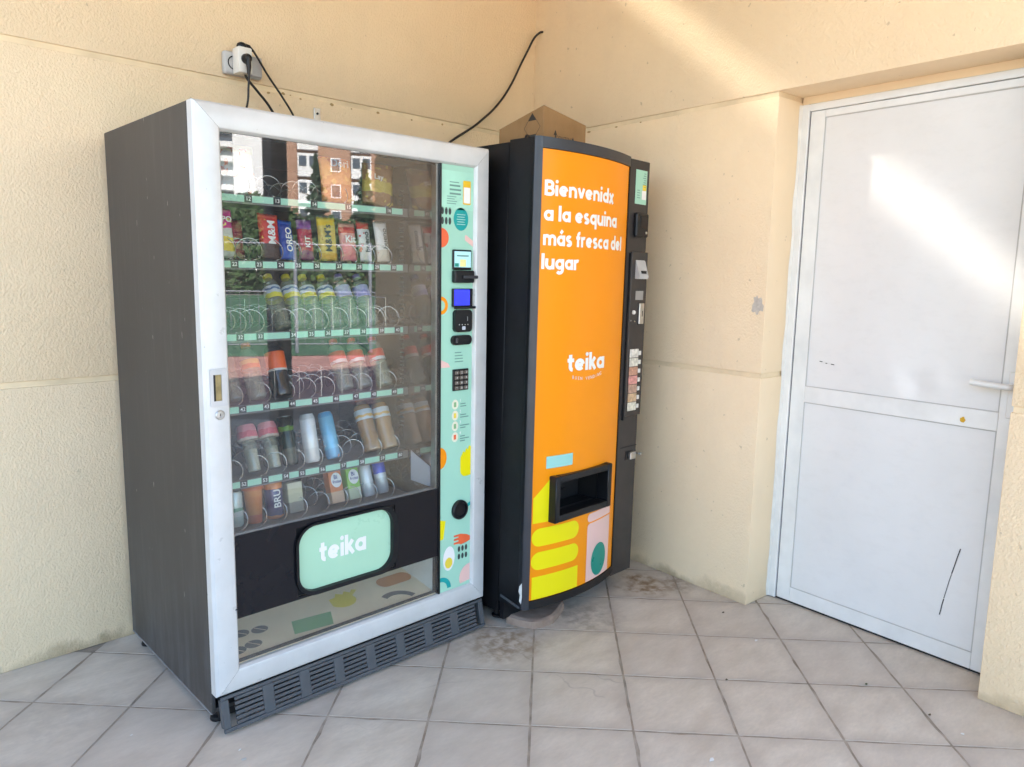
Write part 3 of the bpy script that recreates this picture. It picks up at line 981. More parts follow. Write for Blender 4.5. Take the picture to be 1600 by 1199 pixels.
# spiral used in every lane
def coil_mesh(r, turns, length, wire):
    pts = []
    n = int(turns*22)
    for k in range(n+1):
        a = 2*math.pi*turns*k/n
        pts.append((r*math.sin(a), length*k/n, r - r*math.cos(a)))
    return MB().tube(pts, wire, 5).mesh('coil', True)
coilS = coil_mesh(0.034, 5, 0.42, 0.0017)
coilM = coil_mesh(0.030, 5, 0.42, 0.0016)
for c_ in (coilS, coilM): c_.materials.append(MAT['wire'])
ROWS = [
    # shelf top z, lane centres (world x), first number
    (1.612, (-1.905, -1.810, -1.680, -1.550, -1.385), 12),
    (1.412, (-1.955, -1.876, -1.803, -1.742, -1.674, -1.590, -1.510, -1.438, -1.366), 22),
    (1.186, (-1.945, -1.880, -1.765, -1.700, -1.637, -1.565, -1.497, -1.420, -1.350), 32),
    (0.957, (-1.945, -1.865, -1.775, -1.690, -1.610, -1.530, -1.455, -1.365), 42),
    (0.714, (-1.950, -1.878, -1.805, -1.745, -1.668, -1.585, -1.508, -1.420, -1.340), 52),
    (0.545, (-1.950, -1.885, -1.815, -1.735, -1.655, -1.575, -1.505, -1.438, -1.375), 62),
]
X0S = 0.066
for ri, (zt, lanes, num) in enumerate(ROWS):
    sh = MB()
    sh.box(X0S, XD-0.006, TP+0.002, 0.66, zt-0.006, zt-0.001)
    sh.box(X0S, XD-0.006, TP, TP+0.0018, zt-0.030, zt-0.001)
    shelf = sh.build('shelf', MAT['shelf'], sm)
    tags = [x-SX+0.012 for x in lanes]
    # mint strips between the number tags
    edges = [X0S] + tags + [XD-0.030]
    if ri < 5:
        for a, b in zip(edges, edges[1:]):
            a2 = a + (0.0125 if a in tags else 0); b2 = b - (0.0125 if b in tags else 0)
            if b2-a2 > 0.01:
                bx('price_strip', MAT['mint_dk'], shelf, a2, b2, TP-0.0022, TP-0.0004, zt-0.0235, zt-0.0035)
        for k, tx in enumerate(tags):
            bx('number_tag', MAT['tagk'], shelf, tx-0.012, tx+0.012, TP-0.003, TP-0.0004, zt-0.0245, zt-0.0025)
            text_obj(str(num+k), MAT['white'], shelf, (tx, TP-0.0034, zt-0.0135), 0.017, 'number', bold=0.01)
    for k, lx in enumerate(lanes):
        o = bpy.data.objects.new('coil', coilS if ri in (0, 1, 2) else coilM)
        o.location = (lx-SX, TP+0.004, zt+0.002)
        o.rotation_euler = (0, random.uniform(-0.5, 0.5), 0)
        link(o, shelf)
    if ri in (2, 3):
        for a, b in zip(lanes, lanes[1:]):
            x = (a+b)/2-SX
            MB().tube([(x, TP+0.004, zt), (x, TP+0.004, zt+0.105), (x, TP+0.35, zt+0.105)], 0.0010, 5).build('lane_wire', MAT['wire'], shelf)

# black lower band with the delivery flap
bk = MB()
fx0, fx1, fz0, fz1 = 0.272, 0.648, 0.352, 0.580
bk.box(XI0+0.0005, fx0, GL-0.001, GL+0.006, 0.343, 0.601)
bk.box(fx1, XD-0.004, GL-0.001, GL+0.006, 0.343, 0.601)
bk.box(fx0+0.0003, fx1-0.0003, GL-0.001, GL+0.006, fz1, 0.601)
bk.box(fx0+0.0003, fx1-0.0003, GL-0.001, GL+0.006, 0.343, fz0)
band = bk.build('black_band', MAT['blackgloss'], sm)
bx('band_edge', plain('grey_band_edge', (0.16, 0.16, 0.17), 0.4), band, XI0+0.001, XD-0.005, GL+0.0065, GL+0.020, 0.590, 0.606)
def frame_ring(outer, inner, y_out, y_in, mat, name, parent):
    mb = MB()
    n = len(outer)
    A = [mb.bm.verts.new((p[0], y_out+0.005, p[1])) for p in outer]
    B = [mb.bm.verts.new((p[0]*0.985+q_[0]*0.015, y_out, p[1]*0.985+q_[1]*0.015)) for p, q_ in zip(outer, inner)]
    C_ = [mb.bm.verts.new((p[0]*0.1+q_[0]*0.9, y_out, p[1]*0.1+q_[1]*0.9)) for p, q_ in zip(outer, inner)]
    D = [mb.bm.verts.new((q_[0], y_in, q_[1])) for q_ in inner]
    for a, b in ((A, B), (B, C_), (C_, D)):
        for k in range(n):
            mb.bm.faces.new((a[k], a[(k+1) % n], b[(k+1) % n], b[k]))
    return mb.build(name, mat, parent, True, 30)
fo = rrect(fx0-0.006, fx1+0.006, fz0-0.006, fz1+0.006, 0.070, 8)
fi = rrect(fx0+0.004, fx1-0.018, fz0+0.010, fz1-0.002, 0.060, 8)
flap = frame_ring(fo, fi, GL-0.012, GL+0.004, MAT['black'], 'flap_surround', sm)
FS = lambda x, z, d: (x, GL+0.003-d, z)
decal('flap_sheet', fi, plain('mint_flap', (0.40, 0.655, 0.475), 0.3, 0, 0.03, 5), flap, FS, 0.0, 0.06)
lettering('lettering', 'teika', MAT['white'], flap, 0.353, 0.530, 0.447, 0.047, FS, 0.075)
bx('flap_back', MAT['black'], flap, fx0, fx1, GL+0.007, GL+0.012, fz0, fz1)

# delivery bin behind the lower pane, with its printed sheet
bn = MB()
bn.prism([(0.060, 0.024, 0.186), (0.060, 0.300, 0.226), (0.060, 0.300, 0.236), (0.060, 0.024, 0.196)], (XD-0.066, 0, 0))
bn.build('bin_floor', MAT['sand'], sm)
bw = MB()
bw.box(0.060, XD-0.006, 0.3005, 0.306, 0.186, 0.498)
bw.box(0.054, 0.0595, 0.024, 0.306, 0.186, 0.498)
bw.box(XD-0.0055, XD-0.0038, 0.046, 0.306, 0.186, 0.498)
bw.box(0.060, XD-0.006, 0.030, 0.300, 0.492, 0.498)
bw.build('bin_wall', plain('light_grey_bin', (0.70, 0.72, 0.69), 0.4, 0, 0.06, 8), sm)
bp = empty('bin_print'); bp.parent = sm
FB = lambda x, y, d: (x, y, 0.1962+(y-0.024)*0.145+d)
def bean(cx, cy, r, parent, surf, off, mat=None):
    decal('bean', ell(cx, cy, r, r*0.72, 18), mat or MAT['ink2'], parent, surf, off, 0.5)
    decal('bean_line', [(cx-r*0.5, cy+r*0.55), (cx-r*0.4, cy+r*0.6), (cx+r*0.6, cy-r*0.5), (cx+r*0.5, cy-r*0.57)], MAT['sand'], parent, surf, off+0.0005, 0.5)
bm_ = plain('grey_print', (0.13, 0.125, 0.12), 0.5)
for cx, cy in ((0.155, 0.088), (0.100, 0.082), (0.205, 0.150), (0.145, 0.160)):
    bean(cx, cy, 0.028, bp, FB, 0.0006, bm_)
decal('green_block', [(0.285, 0.065), (0.420, 0.050), (0.450, 0.120), (0.310, 0.135)], MAT['green'], bp, FB, 0.0006, 0.5)
pts = arc(0.52, 0.155, 0.05, 200, 380, 8, 0.04) + [(0.60, 0.195), (0.585, 0.205), (0.57, 0.190), (0.555, 0.208), (0.54, 0.192), (0.52, 0.208), (0.505, 0.188), (0.48, 0.185)]
decal('mitt', pts, MAT['yellow2'], bp, FB, 0.0006, 0.5)
decal('orange_pill', rrect(0.685, 0.832, 0.150, 0.215, 0.032), plain('tan_orange_print', (0.62, 0.22, 0.05), 0.4), bp, FB, 0.0006, 0.5)
o_ = arc(0.69, 0.030, 0.085, 20, 120, 10); i_ = arc(0.69, 0.030, 0.06, 120, 20, 10)
decal('green_arc', o_+i_, bm_, bp, FB, 0.0009, 0.5)
MB().tube([(0.07, 0.060, 0.1995), (0.835, 0.060, 0.1995)], 0.0012, 5).build('flap_rod', MAT['black'], sm)
# pale plate added to imitate the sky's reflection low on the right
MB().prism([(XD-0.0065, 0.055, 0.600), (XD-0.0065, 0.055, 0.675), (XD-0.0065, 0.175, 0.715), (XD-0.0065, 0.175, 0.600)], (-0.002, 0, 0)).build('sky_reflection_plate', plain('sky_reflection_lilac', (0.60, 0.60, 0.66), 0.3), sm)

# kick grille: leaning panel of ribs and slats
kg = empty('kick_grille', (0.010, 0.002, 0.117), (R(-12), 0, 0)); kg.parent = sm
KW, KH = 1.040, 0.108
fr = MB()
fr.box(0, KW, 0, 0.008, -0.010, 0.0, 0.0015)
fr.box(0, KW, 0, 0.008, -KH, -KH+0.012, 0.0015)
fr.box(0, 0.022, 0, 0.024, -KH+0.0125, -0.0105, 0.0015)
fr.box(KW-0.022, KW, 0, 0.024, -KH+0.0125, -0.0105, 0.0015)
fr.build('grille_frame', MAT['darkgrey'], kg, True)
ng = 8
gw = (KW-0.044)/ng
rib = MB().box(-0.018, 0.018, 0, 0.008, -KH+0.0125, -0.0105, 0.001).mesh('rib', True, 35); rib.materials.append(MAT['darkgrey'])
slat = MB().box(0.0, gw-0.037, 0.0005, 0.0075, -0.0050, 0.0050, 0.001).mesh('slat', True, 35); slat.materials.append(MAT['darkgrey'])
for k in range(1, ng):
    obj('rib', rib, kg, None, (0.022+gw*k, 0, 0))
for k in range(ng):
    for j in range(6):
        z = -0.0165-0.0145*j
        obj('slat', slat, kg, None, (0.022+gw*k+0.0185, 0, z))
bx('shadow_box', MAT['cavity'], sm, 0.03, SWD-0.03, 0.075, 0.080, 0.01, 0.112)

# ---- control panel
CS = lambda x, z, d: (x, 0.0120-d, z)
cp = bx('control_panel', MAT['mint'], sm, XD+0.0035, XI1-0.0005, 0.0120, 0.0250, ZI0+0.0005, ZI1-0.0005)
def W(x): return x-SX
P0, P1 = XD+0.0038, XI1-0.001
decal('information_sheet', rect(P0, P1, 1.605, 1.737), plain('light_mint_sheet', (0.38, 0.70, 0.56), 0.3), cp, CS, 0.0006, 0.5)
decal('yellow_card', rrect(W(-1.182), W(-1.146), 1.625, 1.708, 0.004, 3), plain('amber_print', (0.80, 0.50, 0.02), 0.35), cp, CS, 0.0011, 0.5)
decal('white_card', rrect(W(-1.179), W(-1.149), 1.630, 1.685, 0.003, 3), MAT['white'], cp, CS, 0.0016, 0.5)
def lines(x0, x1, z, n, dz, h, mat, vary=0.3):
    for k in range(n):
        decal('print_line', rect(x0, x1-(x1-x0)*random.uniform(0, vary), z-k*dz-h, z-k*dz), mat, cp, CS, 0.0012, 0.5)
lines(W(-1.243), W(-1.192), 1.700, 1, 0.01, 0.003, MAT['ink2'])
lines(W(-1.243), W(-1.190), 1.690, 3, 0.014, 0.006, MAT['ink2'], 0.1)
lines(W(-1.255), W(-1.205), 1.650, 4, 0.008, 0.0025, MAT['ink2'], 0.4)
def beans(x, z, nx, nz, dx, dz, rx, rz):
    for i in range(nx):
        for j in range(nz):
            decal('bean', ell(x+i*dx, z-j*dz, rx, rz, 14), MAT['ink'], cp, CS, 0.0006, 0.5)
beans(W(-1.274), 1.598, 3, 2, 0.0165, 0.034, 0.0062, 0.013)
decal('teal_disc', ell(W(-1.190), 1.573, 0.034, 0.040, 30), MAT['tealblue'], cp, CS, 0.0006, 0.5)
for k in range(5):
    decal('print_line', rect(W(-1.190)-0.020+0.003*(k % 2), W(-1.190)+0.020-0.004*(k % 2), 1.588-k*0.0085, 1.5902-k*0.0085), plain('pale_line', (0.45, 0.66, 0.62), 0.5) if k == 0 else pl_m, cp, CS, 0.0011, 0.5)
    pl_m = bpy.data.materials['pale_line']
decal('coral_disc', [(P0, 1.475)] + arc(P0, 1.505, 0.034, -90, 90, 14), MAT['coral'], cp, CS, 0.0006, 0.5)
decal('pink_dash', [(W(-1.172), 1.512), (W(-1.168), 1.520), (P1, 1.500), (P1, 1.478), (W(-1.170), 1.500)], MAT['pink'], cp, CS, 0.0006, 0.5)
# card terminal: screen above, reader below with its mouth
ct = bx('card_terminal', MAT['black'], cp, W(-1.231), W(-1.143), 0.0035, 0.0118, 1.395, 1.466, 0.003)
bx('screen', MAT['lcd2'], ct, W(-1.2255), W(-1.149), 0.0028, 0.0034, 1.404, 1.460)
decal('screen_text', rect(W(-1.215), W(-1.160), 1.442, 1.447), MAT['ink2'], ct, lambda x, z, d: (x, 0.0027-d, z), 0.0002, 0.5)
decal('screen_icon', rect(W(-1.200), W(-1.172), 1.406, 1.432), plain('pale_yellow', (0.75, 0.72, 0.30), 0.4), ct, lambda x, z, d: (x, 0.0027-d, z), 0.0002, 0.5)
decal('screen_icon', rect(W(-1.224), W(-1.206), 1.406, 1.418), MAT['teal'], ct, lambda x, z, d: (x, 0.0027-d, z), 0.0002, 0.5)
rd = bx('card_reader', MAT['black'], cp, W(-1.232), W(-1.140), -0.010, 0.0118, 1.349, 1.393, 0.004)
bx('reader_mouth', MAT['trim'], rd, W(-1.200), W(-1.132), -0.022, -0.0105, 1.364, 1.376, 0.003)
# blue display
dp = bx('display_bezel', MAT['black'], cp, W(-1.232), W(-1.140), 0.000, 0.0118, 1.263, 1.328, 0.002)
bx('display', MAT['lcd'], dp, W(-1.228), W(-1.156), -0.0008, -0.0002, 1.268, 1.325)
bx('display_lip', MAT['black'], dp, W(-1.232), W(-1.132), -0.010, -0.0012, 1.256, 1.265, 0.002)
# contactless reader
cr_ = MB().prism([(p[0], -0.004, p[1]) for p in rrect(W(-1.226), W(-1.146), 1.172, 1.252, 0.014, 5)], (0, 0.0157, 0)).build('contactless_reader', MAT['black'], cp)
for k in range(4):
    decal('indicator', ell(W(-1.207)+0.0135*k, 1.199, 0.0016, 0.0018, 8), MAT['white'], cr_, lambda x, z, d: (x, -0.004-d, z), 0.0006, 0.5)
decal('badge', rrect(W(-1.194), W(-1.178), 1.180, 1.193, 0.003, 3), plain('pale_badge', (0.55, 0.58, 0.66), 0.4), cr_, lambda x, z, d: (x, -0.004-d, z), 0.0006, 0.5)
decal('slot_mark', rect(W(-1.170), W(-1.167), 1.212, 1.228), plain('grey_mark', (0.3, 0.3, 0.32), 0.4), cr_, lambda x, z, d: (x, -0.004-d, z), 0.0006, 0.5)
# coin slot plate
cn = MB().prism([(p[0], 0.001, p[1]) for p in rrect(W(-1.235), W(-1.142), 1.125, 1.160, 0.017, 6)], (0, 0.0108, 0)).build('coin_plate', MAT['black'], cp)
bx('coin_slot', MAT['cavity'], cn, W(-1.190), W(-1.158), -0.0006, 0.0004, 1.138, 1.146)
bx('return_lever', MAT['trim'], cn, W(-1.222), W(-1.212), -0.006, 0.0002, 1.134, 1.152, 0.002)
lines(W(-1.215), W(-1.172), 1.098, 4, 0.011, 0.003, MAT['ink2'], 0.4)
decal('orange_ring', [(P0, 1.300)] + arc(P0, 1.268, 0.032, 90, -90, 12) + [(P0, 1.249)] + arc(P0, 1.268, 0.019, -90, 90, 12), MAT['orange'], cp, CS, 0.0006, 0.5)
decal('yellow_dot', ell(W(-1.140), 1.208, 0.008, 0.010, 12), MAT['yellow2'], cp, CS, 0.0006, 0.5)
decal('pink_wedge', [(P0, 1.045), (P0, 1.075), (W(-1.245), 1.060), (W(-1.235), 1.045)], MAT['pink'], cp, CS, 0.0006, 0.5)
# keypad
kp = bx('keypad', MAT['black'], cp, W(-1.226), W(-1.153), 0.004, 0.0118, 0.957, 1.036, 0.002)
for r_ in range(4):
    for c_ in range(3):
        bx('key', plain('worn_steel_key', (0.16, 0.14, 0.12), 0.35, 0.6) if (r_, c_) == (0, 0) else key_m, kp, W(-1.2205)+0.0225*c_, W(-1.2025)+0.0225*c_, 0.0005, 0.0038, 1.0165-0.0188*r_, 1.0310-0.0188*r_, 0.002)
        key_m = bpy.data.materials['worn_steel_key']
        text_obj('123456789*0#'[r_*3+c_], MAT['white'], kp, (W(-1.2115)+0.0225*c_, 0.0002, 1.0237-0.0188*r_), 0.011, 'key_number')
# four numbered steps
for k, z in enumerate((0.905, 0.864, 0.824, 0.783)):
    decal('step_disc', ell(W(-1.211), z, 0.0155, 0.0185, 18), plain('cream_disc', (0.72, 0.70, 0.55), 0.4) if k == 0 else cd_m, cp, CS, 0.0006, 0.5)
    cd_m = bpy.data.materials['cream_disc']
    decal('step_icon', rect(W(-1.217), W(-1.206), z-0.009, z+0.009), (MAT['green'], MAT['yellow2'], MAT['green'], MAT['coral'])[k], cp, CS, 0.0011, 0.5)
    text_obj(str(k+1), MAT['white'], cp, (W(-1.187), 0.0105, z+0.013), 0.016, 'step_number')
    lines(W(-1.187), W(-1.140), z+0.002, 2 if k != 3 else 3, 0.009, 0.0035, MAT['ink2'], 0.5)
# kitchen prints below
decal('orange_half', [(P0, 0.672)] + arc(P0, 0.712, 0.030, -90, 90, 14, 0.040), MAT['orange'], cp, CS, 0.0006, 0.5)
gl_ = [(P1, 0.628)] + arc(W(-1.158), 0.652, 0.026, 270, 180, 6) + [(W(-1.184), 0.702), (W(-1.176), 0.712), (W(-1.170), 0.724), (W(-1.162), 0.718), (W(-1.156), 0.735), (W(-1.148), 0.727), (W(-1.142), 0.742), (P1, 0.738)]
decal('yellow_glove', gl_[::-1], MAT['yellow'], cp, CS, 0.0006, 0.5)
cup = MB().lathe([(0.037, 0.0), (0.037, 0.010), (0.033, 0.014), (0.029, 0.013), (0.028, 0.004), (0.006, 0.003), (0.001, 0.003)], 30, (W(-1.188), 0.0118, 0.502), 'y').build('cup_holder', MAT['black'], cp, True, 25)
decal('teal_bar', [(W(-1.158), 0.498), (W(-1.158), 0.511), (P1, 0.523), (P1, 0.508)], MAT['tealblue'], cp, CS, 0.0006, 0.5)
decal('yellow_cup', [(P0, 0.400), (W(-1.263), 0.402), (W(-1.253), 0.470), (P0, 0.478)], MAT['yellow'], cp, CS, 0.0006, 0.5)
fk = [(W(-1.213), 0.368), (W(-1.185), 0.366), (W(-1.178), 0.361), (W(-1.150), 0.365), (P1, 0.370), (P1, 0.386), (W(-1.150), 0.396), (W(-1.178), 0.404), (W(-1.213), 0.404), (W(-1.213), 0.397), (W(-1.190), 0.396), (W(-1.190), 0.391), (W(-1.213), 0.390), (W(-1.213), 0.383), (W(-1.190), 0.381), (W(-1.190), 0.376), (W(-1.213), 0.375)]
decal('fork', fk, MAT['coral'], cp, CS, 0.0006, 0.5)
decal('egg_white', [(x, z+0.10*(x-W(-1.236))) for x, z in ell(W(-1.236), 0.320, 0.028, 0.047, 26)], MAT['white'], cp, CS, 0.0006, 0.5)
decal('egg_yolk', ell(W(-1.237), 0.303, 0.018, 0.021, 22), MAT['yellow2'], cp, CS, 0.0011, 0.5)
beans(W(-1.187), 0.345, 3, 2, 0.0175, 0.030, 0.0062, 0.0115)
decal('teal_arch', arc(P0+0.006, 0.205, 0.048, 0, 100, 12) + arc(P0+0.004, 0.205, 0.032, 100, 0, 12), MAT['tealblue'], cp, CS, 0.0006, 0.5)
decal('pink_quarter', [(P1, 0.210)] + arc(P1, 0.225, 0.052, 90, 195, 12)[::1] + [(W(-1.180), 0.205)], MAT['pink'], cp, CS, 0.0006, 0.5)

# ================================================================== DRINKS MACHINE
dm = empty('drinks_machine', (-1.0189, -1.006, 0), (0, R(0.7147), R(2.2336)))
tag(dm, 'tall black drinks machine with curved bright orange front panel', 'vending machine')
DW, DT, DB = 0.7112, 1.8678, 0.1056
PXL, PXR, PZ0, PZ1 = 0.024, 0.556, 0.140, 1.828
def bulge(x):
    u = min(1, max(0, (x-0.012)/0.556))
    return -0.044*4*u*(1-u)
DSF = lambda x, z, d: (x, bulge(x)+0.0015-d, z)
MB().box(0.004, 0.707, 0.141, 0.86, 0.055, 1.860, 0.003).build('cabinet', MAT['black2'], dm, True)
for fx, fy in ((0.05, 0.19), (0.66, 0.19), (0.05, 0.80), (0.66, 0.80)):
    MB().lathe([(0.02, 0.012), (0.021, 0.020), (0.012, 0.024), (0.010, 0.060)], 12, (fx, fy, -0.004)).build('foot', MAT['black'], dm)
# door box: left side, right side, top and bottom plates that follow the curve
def curve_pts(a, b, n=20):
    return [(a+(b-a)*k/n, bulge(a+(b-a)*k/n)) for k in range(n+1)]
dside = MB()
dside.box(0.0, 0.0035, 0.012, 0.134, DB, DT-0.002)
dside.box(DW-0.004, DW, 0.004, 0.134, DB-0.02, DT-0.004)
dside.box(0.004, DW-0.0045, 0.128, 0.134, DB, DT-0.003)
dside.build('door_body', MAT['black2'], dm)
def curved_band(name, x0, x1, z0, z1, mat, y_extra, back, parent=dm, n=22):
    p = [(x, y+y_extra) for x, y in curve_pts(x0, x1, n)]
    poly = [(x, y, z0) for x, y in p] + [(x1, back, z0), (x0, back, z0)]
    return MB().prism(poly, (0, 0, z1-z0)).build(name, mat, parent, True, 30)
curved_band('top_moulding', 0.0225, 0.5605, PZ1+0.0015, DT, MAT['trim'], -0.004, 0.125)
curved_band('bottom_moulding', 0.0225, 0.5605, DB, PZ0-0.0015, MAT['black'], -0.004, 0.125)
MB().prism([(0.0, 0.0115, DB), (0.004, 0.003, DB), (0.012, -0.003, DB), (0.0220, -0.008, DB), (0.0220, 0.030, DB), (0.0, 0.030, DB)], (0, 0, DT-DB)).build('left_moulding', MAT['trim'], dm, True, 60)
# orange sheet with an opening for the delivery port
OX0, OX1, OZ0, OZ1 = 0.118, 0.444, 0.458, 0.610
mb = MB()
xs = sorted(set([PXL + (PXR-PXL)*k/28 for k in range(29)] + [OX0, OX1]))
for a, b in zip(xs, xs[1:]):
    segs = [(PZ0, PZ1)] if not (a >= OX0-1e-6 and b <= OX1+1e-6) else [(PZ0, OZ0), (OZ1, PZ1)]
    for z0, z1 in segs:
        mb.poly([DSF(a, z0, 0), DSF(b, z0, 0), DSF(b, z1, 0), DSF(a, z1, 0)])
bmesh.ops.remove_doubles(mb.bm, verts=mb.bm.verts, dist=1e-5)
pan = mb.build('front_panel', MAT['orange'], dm, True, 30)
for line, x0, x1, z, xh in (('Bienvenidx', 0.038, 0.415, 1.6660, 0.0385), ('a la esquina', 0.038, 0.450, 1.5770, 0.0385),
                            ('más fresca del', 0.038, 0.502, 1.4895, 0.0385), ('lugar', 0.034, 0.208, 1.4040, 0.0385)):
    lettering('lettering', line, MAT['white'], pan, x0, x1, z, xh, DSF, 0.095)
lettering('lettering', 'teika', MAT['white'], pan, 0.168, 0.396, 1.0230, 0.047, DSF, 0.075)
for k, ch in enumerate('BUEN VENDING'):
    if ch != ' ':
        x = 0.200+0.0155*k
        text_obj(ch, MAT['white'], pan, (x, bulge(x)-0.0002, 0.990+0.00035*(k-5)**2), 0.018)
D1 = 0.0008
decal('aqua_block', rect(0.084, 0.216, 0.655, 0.702), MAT['aqua'], pan, DSF, D1)
decal('yellow_carton', [(0.032, 0.446), (0.110, 0.446), (0.110, 0.618), (0.032, 0.545)], MAT['yellow'], pan, DSF, D1)
decal('yellow_pill', rrect(0.030, 0.268, 0.352, 0.424, 0.0355, 7), MAT['yellow'], pan, DSF, D1)
decal('yellow_pill', rrect(0.030, 0.270, 0.258, 0.330, 0.0355, 7), MAT['yellow'], pan, DSF, D1)
decal('yellow_block', rect(0.036, 0.270, 0.1415, 0.232), MAT['yellow'], pan, DSF, D1)
decal('pink_lid', [(0.510, 0.394)] + [(0.510, 0.430)] + arc(0.343, 0.412, 0.018, 90, 270, 8), MAT['pink'], pan, DSF, D1)
decal('pink_jar', [(0.326, 0.1415), (0.510, 0.1415), (0.510, 0.388)] + arc(0.342, 0.372, 0.016, 90, 180, 5), MAT['pink'], pan, DSF, D1)
decal('teal_oval', ell(0.420, 0.218, 0.060, 0.070, 34), MAT['teal'], pan, DSF, 2*D1)
# delivery port
pt = MB()
fy = -0.058
def pbox(a, b, c, d, y0=fy, y1=0.0): pt.box(a, b, y0, y1, c, d, 0.003)
pbox(0.102, 0.130, 0.4425, 0.6245); pbox(0.432, 0.458, 0.4425, 0.6245)
pbox(0.1305, 0.4315, 0.598, 0.6245); pbox(0.1305, 0.4315, 0.4425, 0.470)
port = pt.build('delivery_port', MAT['black'], dm, True)
cv = MB()
cv.box(0.116, 0.120, 0.001, 0.110, 0.456, 0.612); cv.box(0.442, 0.446, 0.001, 0.110, 0.456, 0.612)
cv.box(0.1205, 0.4415, 0.106, 0.110, 0.456, 0.612)
cv.box(0.1205, 0.4415, 0.001, 0.1055, 0.608, 0.612); cv.box(0.1205, 0.4415, 0.001, 0.1055, 0.456, 0.460)
cv.build('port_cavity', MAT['cavity'], port)
MB().prism([(0.135, -0.052, 0.470), (0.135, 0.03, 0.462), (0.135, 0.03, 0.4605), (0.135, -0.052, 0.468)], (0.292, 0, 0)).build('port_ramp', MAT['trim'], port)
MB().tube([(0.17, 0.07, 0.52), (0.31, 0.07, 0.52)], 0.003, 6).build('port_bar', MAT['black'], port)
# service column on the right
cx0 = 0.5630
colm = bx('service_column', MAT['column'], dm, cx0, DW-0.0005, 0.001, 0.110, DB-0.018, DT-0.003, 0.003)
bx('joint', MAT['cavity'], dm, 0.5575, 0.5625, -0.006, 0.06, DB, DT-0.004)
bx('sticker', MAT['mint'], colm, 0.610, 0.690, -0.0008, 0.0008, 1.688, 1.826)
for k in range(7):
    decal('print_line', rect(0.668-0.004*(k % 3), 0.682, 1.812-k*0.009, 1.8148-k*0.009), MAT['ink2'], colm, lambda x, z, d: (x, -0.0008-d, z), 0.0005, 0.5)
for k in range(4):
    decal('print_line', rect(0.622, 0.640+0.004*(k % 2), 1.742-k*0.010, 1.745-k*0.010), MAT['ink2'], colm, lambda x, z, d: (x, -0.0008-d, z), 0.0005, 0.5)
decal('amber_tab', rect(0.660, 0.686, 1.745, 1.768), MAT['yellow2'], colm, lambda x, z, d: (x, -0.0008-d, z), 0.0005, 0.5)
decal('white_tab', rect(0.656, 0.686, 1.708, 1.744), MAT['white'], colm, lambda x, z, d: (x, -0.0008-d, z), 0.0005, 0.5)
coin = bx('card_pod', MAT['black'], colm, 0.606, 0.694, -0.018, 0.0008, 1.553, 1.650, 0.005)
bx('pod_window', MAT['blackgloss'], coin, 0.632, 0.686, -0.0195, -0.0182, 1.592, 1.640, 0.0005)
MB().lathe([(0.006, 0), (0.006, 0.003), (0.001, 0.004)], 10, (0.676, -0.018, 1.572), 'y').build('pod_button', MAT['steel'], coin)
pl2 = bx('coin_panel', MAT['column'], colm, 0.596, 0.712, -0.010, 0.0008, 0.795, 1.492, 0.002)
bx('panel_edge', MAT['cavity'], pl2, 0.5885, 0.5955, -0.008, 0.0008, 0.780, 1.485)
# note acceptor with its sloping mouth
MB().prism([(0.622, -0.0105, 1.458), (0.622, -0.014, 1.452), (0.622, -0.034, 1.392), (0.622, -0.031, 1.380), (0.622, -0.0105, 1.380)], (0.066, 0, 0)).build('note_acceptor', MAT['grey_box'], pl2)
bx('note_slot', MAT['cavity'], pl2, 0.640, 0.672, -0.0335, -0.024, 1.402, 1.414)
bx('grey_label', plain('grey_label', (0.30, 0.29, 0.27), 0.6), pl2, 0.632, 0.688, -0.0112, -0.0102, 1.292, 1.330)
bx('coin_insert', MAT['steel'], pl2, 0.658, 0.692, -0.018, -0.0102, 1.190, 1.278, 0.002)
bx('coin_mouth', MAT['cavity'], pl2, 0.676, 0.680, -0.0188, -0.0181, 1.222, 1.246)
MB().lathe([(0.009, 0), (0.009, 0.006), (0.006, 0.009), (0.001, 0.009)], 14, (0.622, -0.0102, 1.240), 'y').build('button', MAT['cream_white'], pl2, True)
for z in (1.205, 1.202):
    MB().lathe([(0.003, 0), (0.003, 0.002), (0.0005, 0.0025)], 8, (0.606 if z > 1.203 else 0.634, -0.0102, z), 'y').build('screw', MAT['steel'], pl2)
# selection buttons
sel = [(0.70, 0.68, 0.62), (0.62, 0.60, 0.52), (0.48, 0.26, 0.18), (0.62, 0.28, 0.25), (0.42, 0.27, 0.20), (0.52, 0.36, 0.22), (0.62, 0.60, 0.50)]
for k, c_ in enumerate(sel):
    z1 = 1.084-0.0383*k
    b_ = bx('selection_button', plain('button_label', c_, 0.3, 0, 0.35, 60), pl2, 0.610, 0.672, -0.0135, -0.0102, z1-0.0360, z1, 0.001)
    bx('selection_key', MAT['cream_white'], pl2, 0.675, 0.690, -0.015, -0.0102, z1-0.028, z1-0.010, 0.001)
# coin return low down, door joint above it
bx('joint', MAT['cavity'], colm, 0.592, DW-0.002, -0.0004, 0.0008, 0.655, 0.659)
bx('coin_return', MAT['cavity'], colm, 0.628, 0.672, -0.0008, 0.0008, 0.598, 0.638)
bx('return_flap', MAT['steel'], colm, 0.650, 0.690, -0.014, -0.0012, 0.600, 0.632, 0.002)
MB().lathe([(0.004, 0), (0.004, 0.02), (0.006, 0.022), (0.006, 0.030)], 10, (0.702, -0.001, 0.622), 'y').build('lock_pin', MAT['steel'], colm)
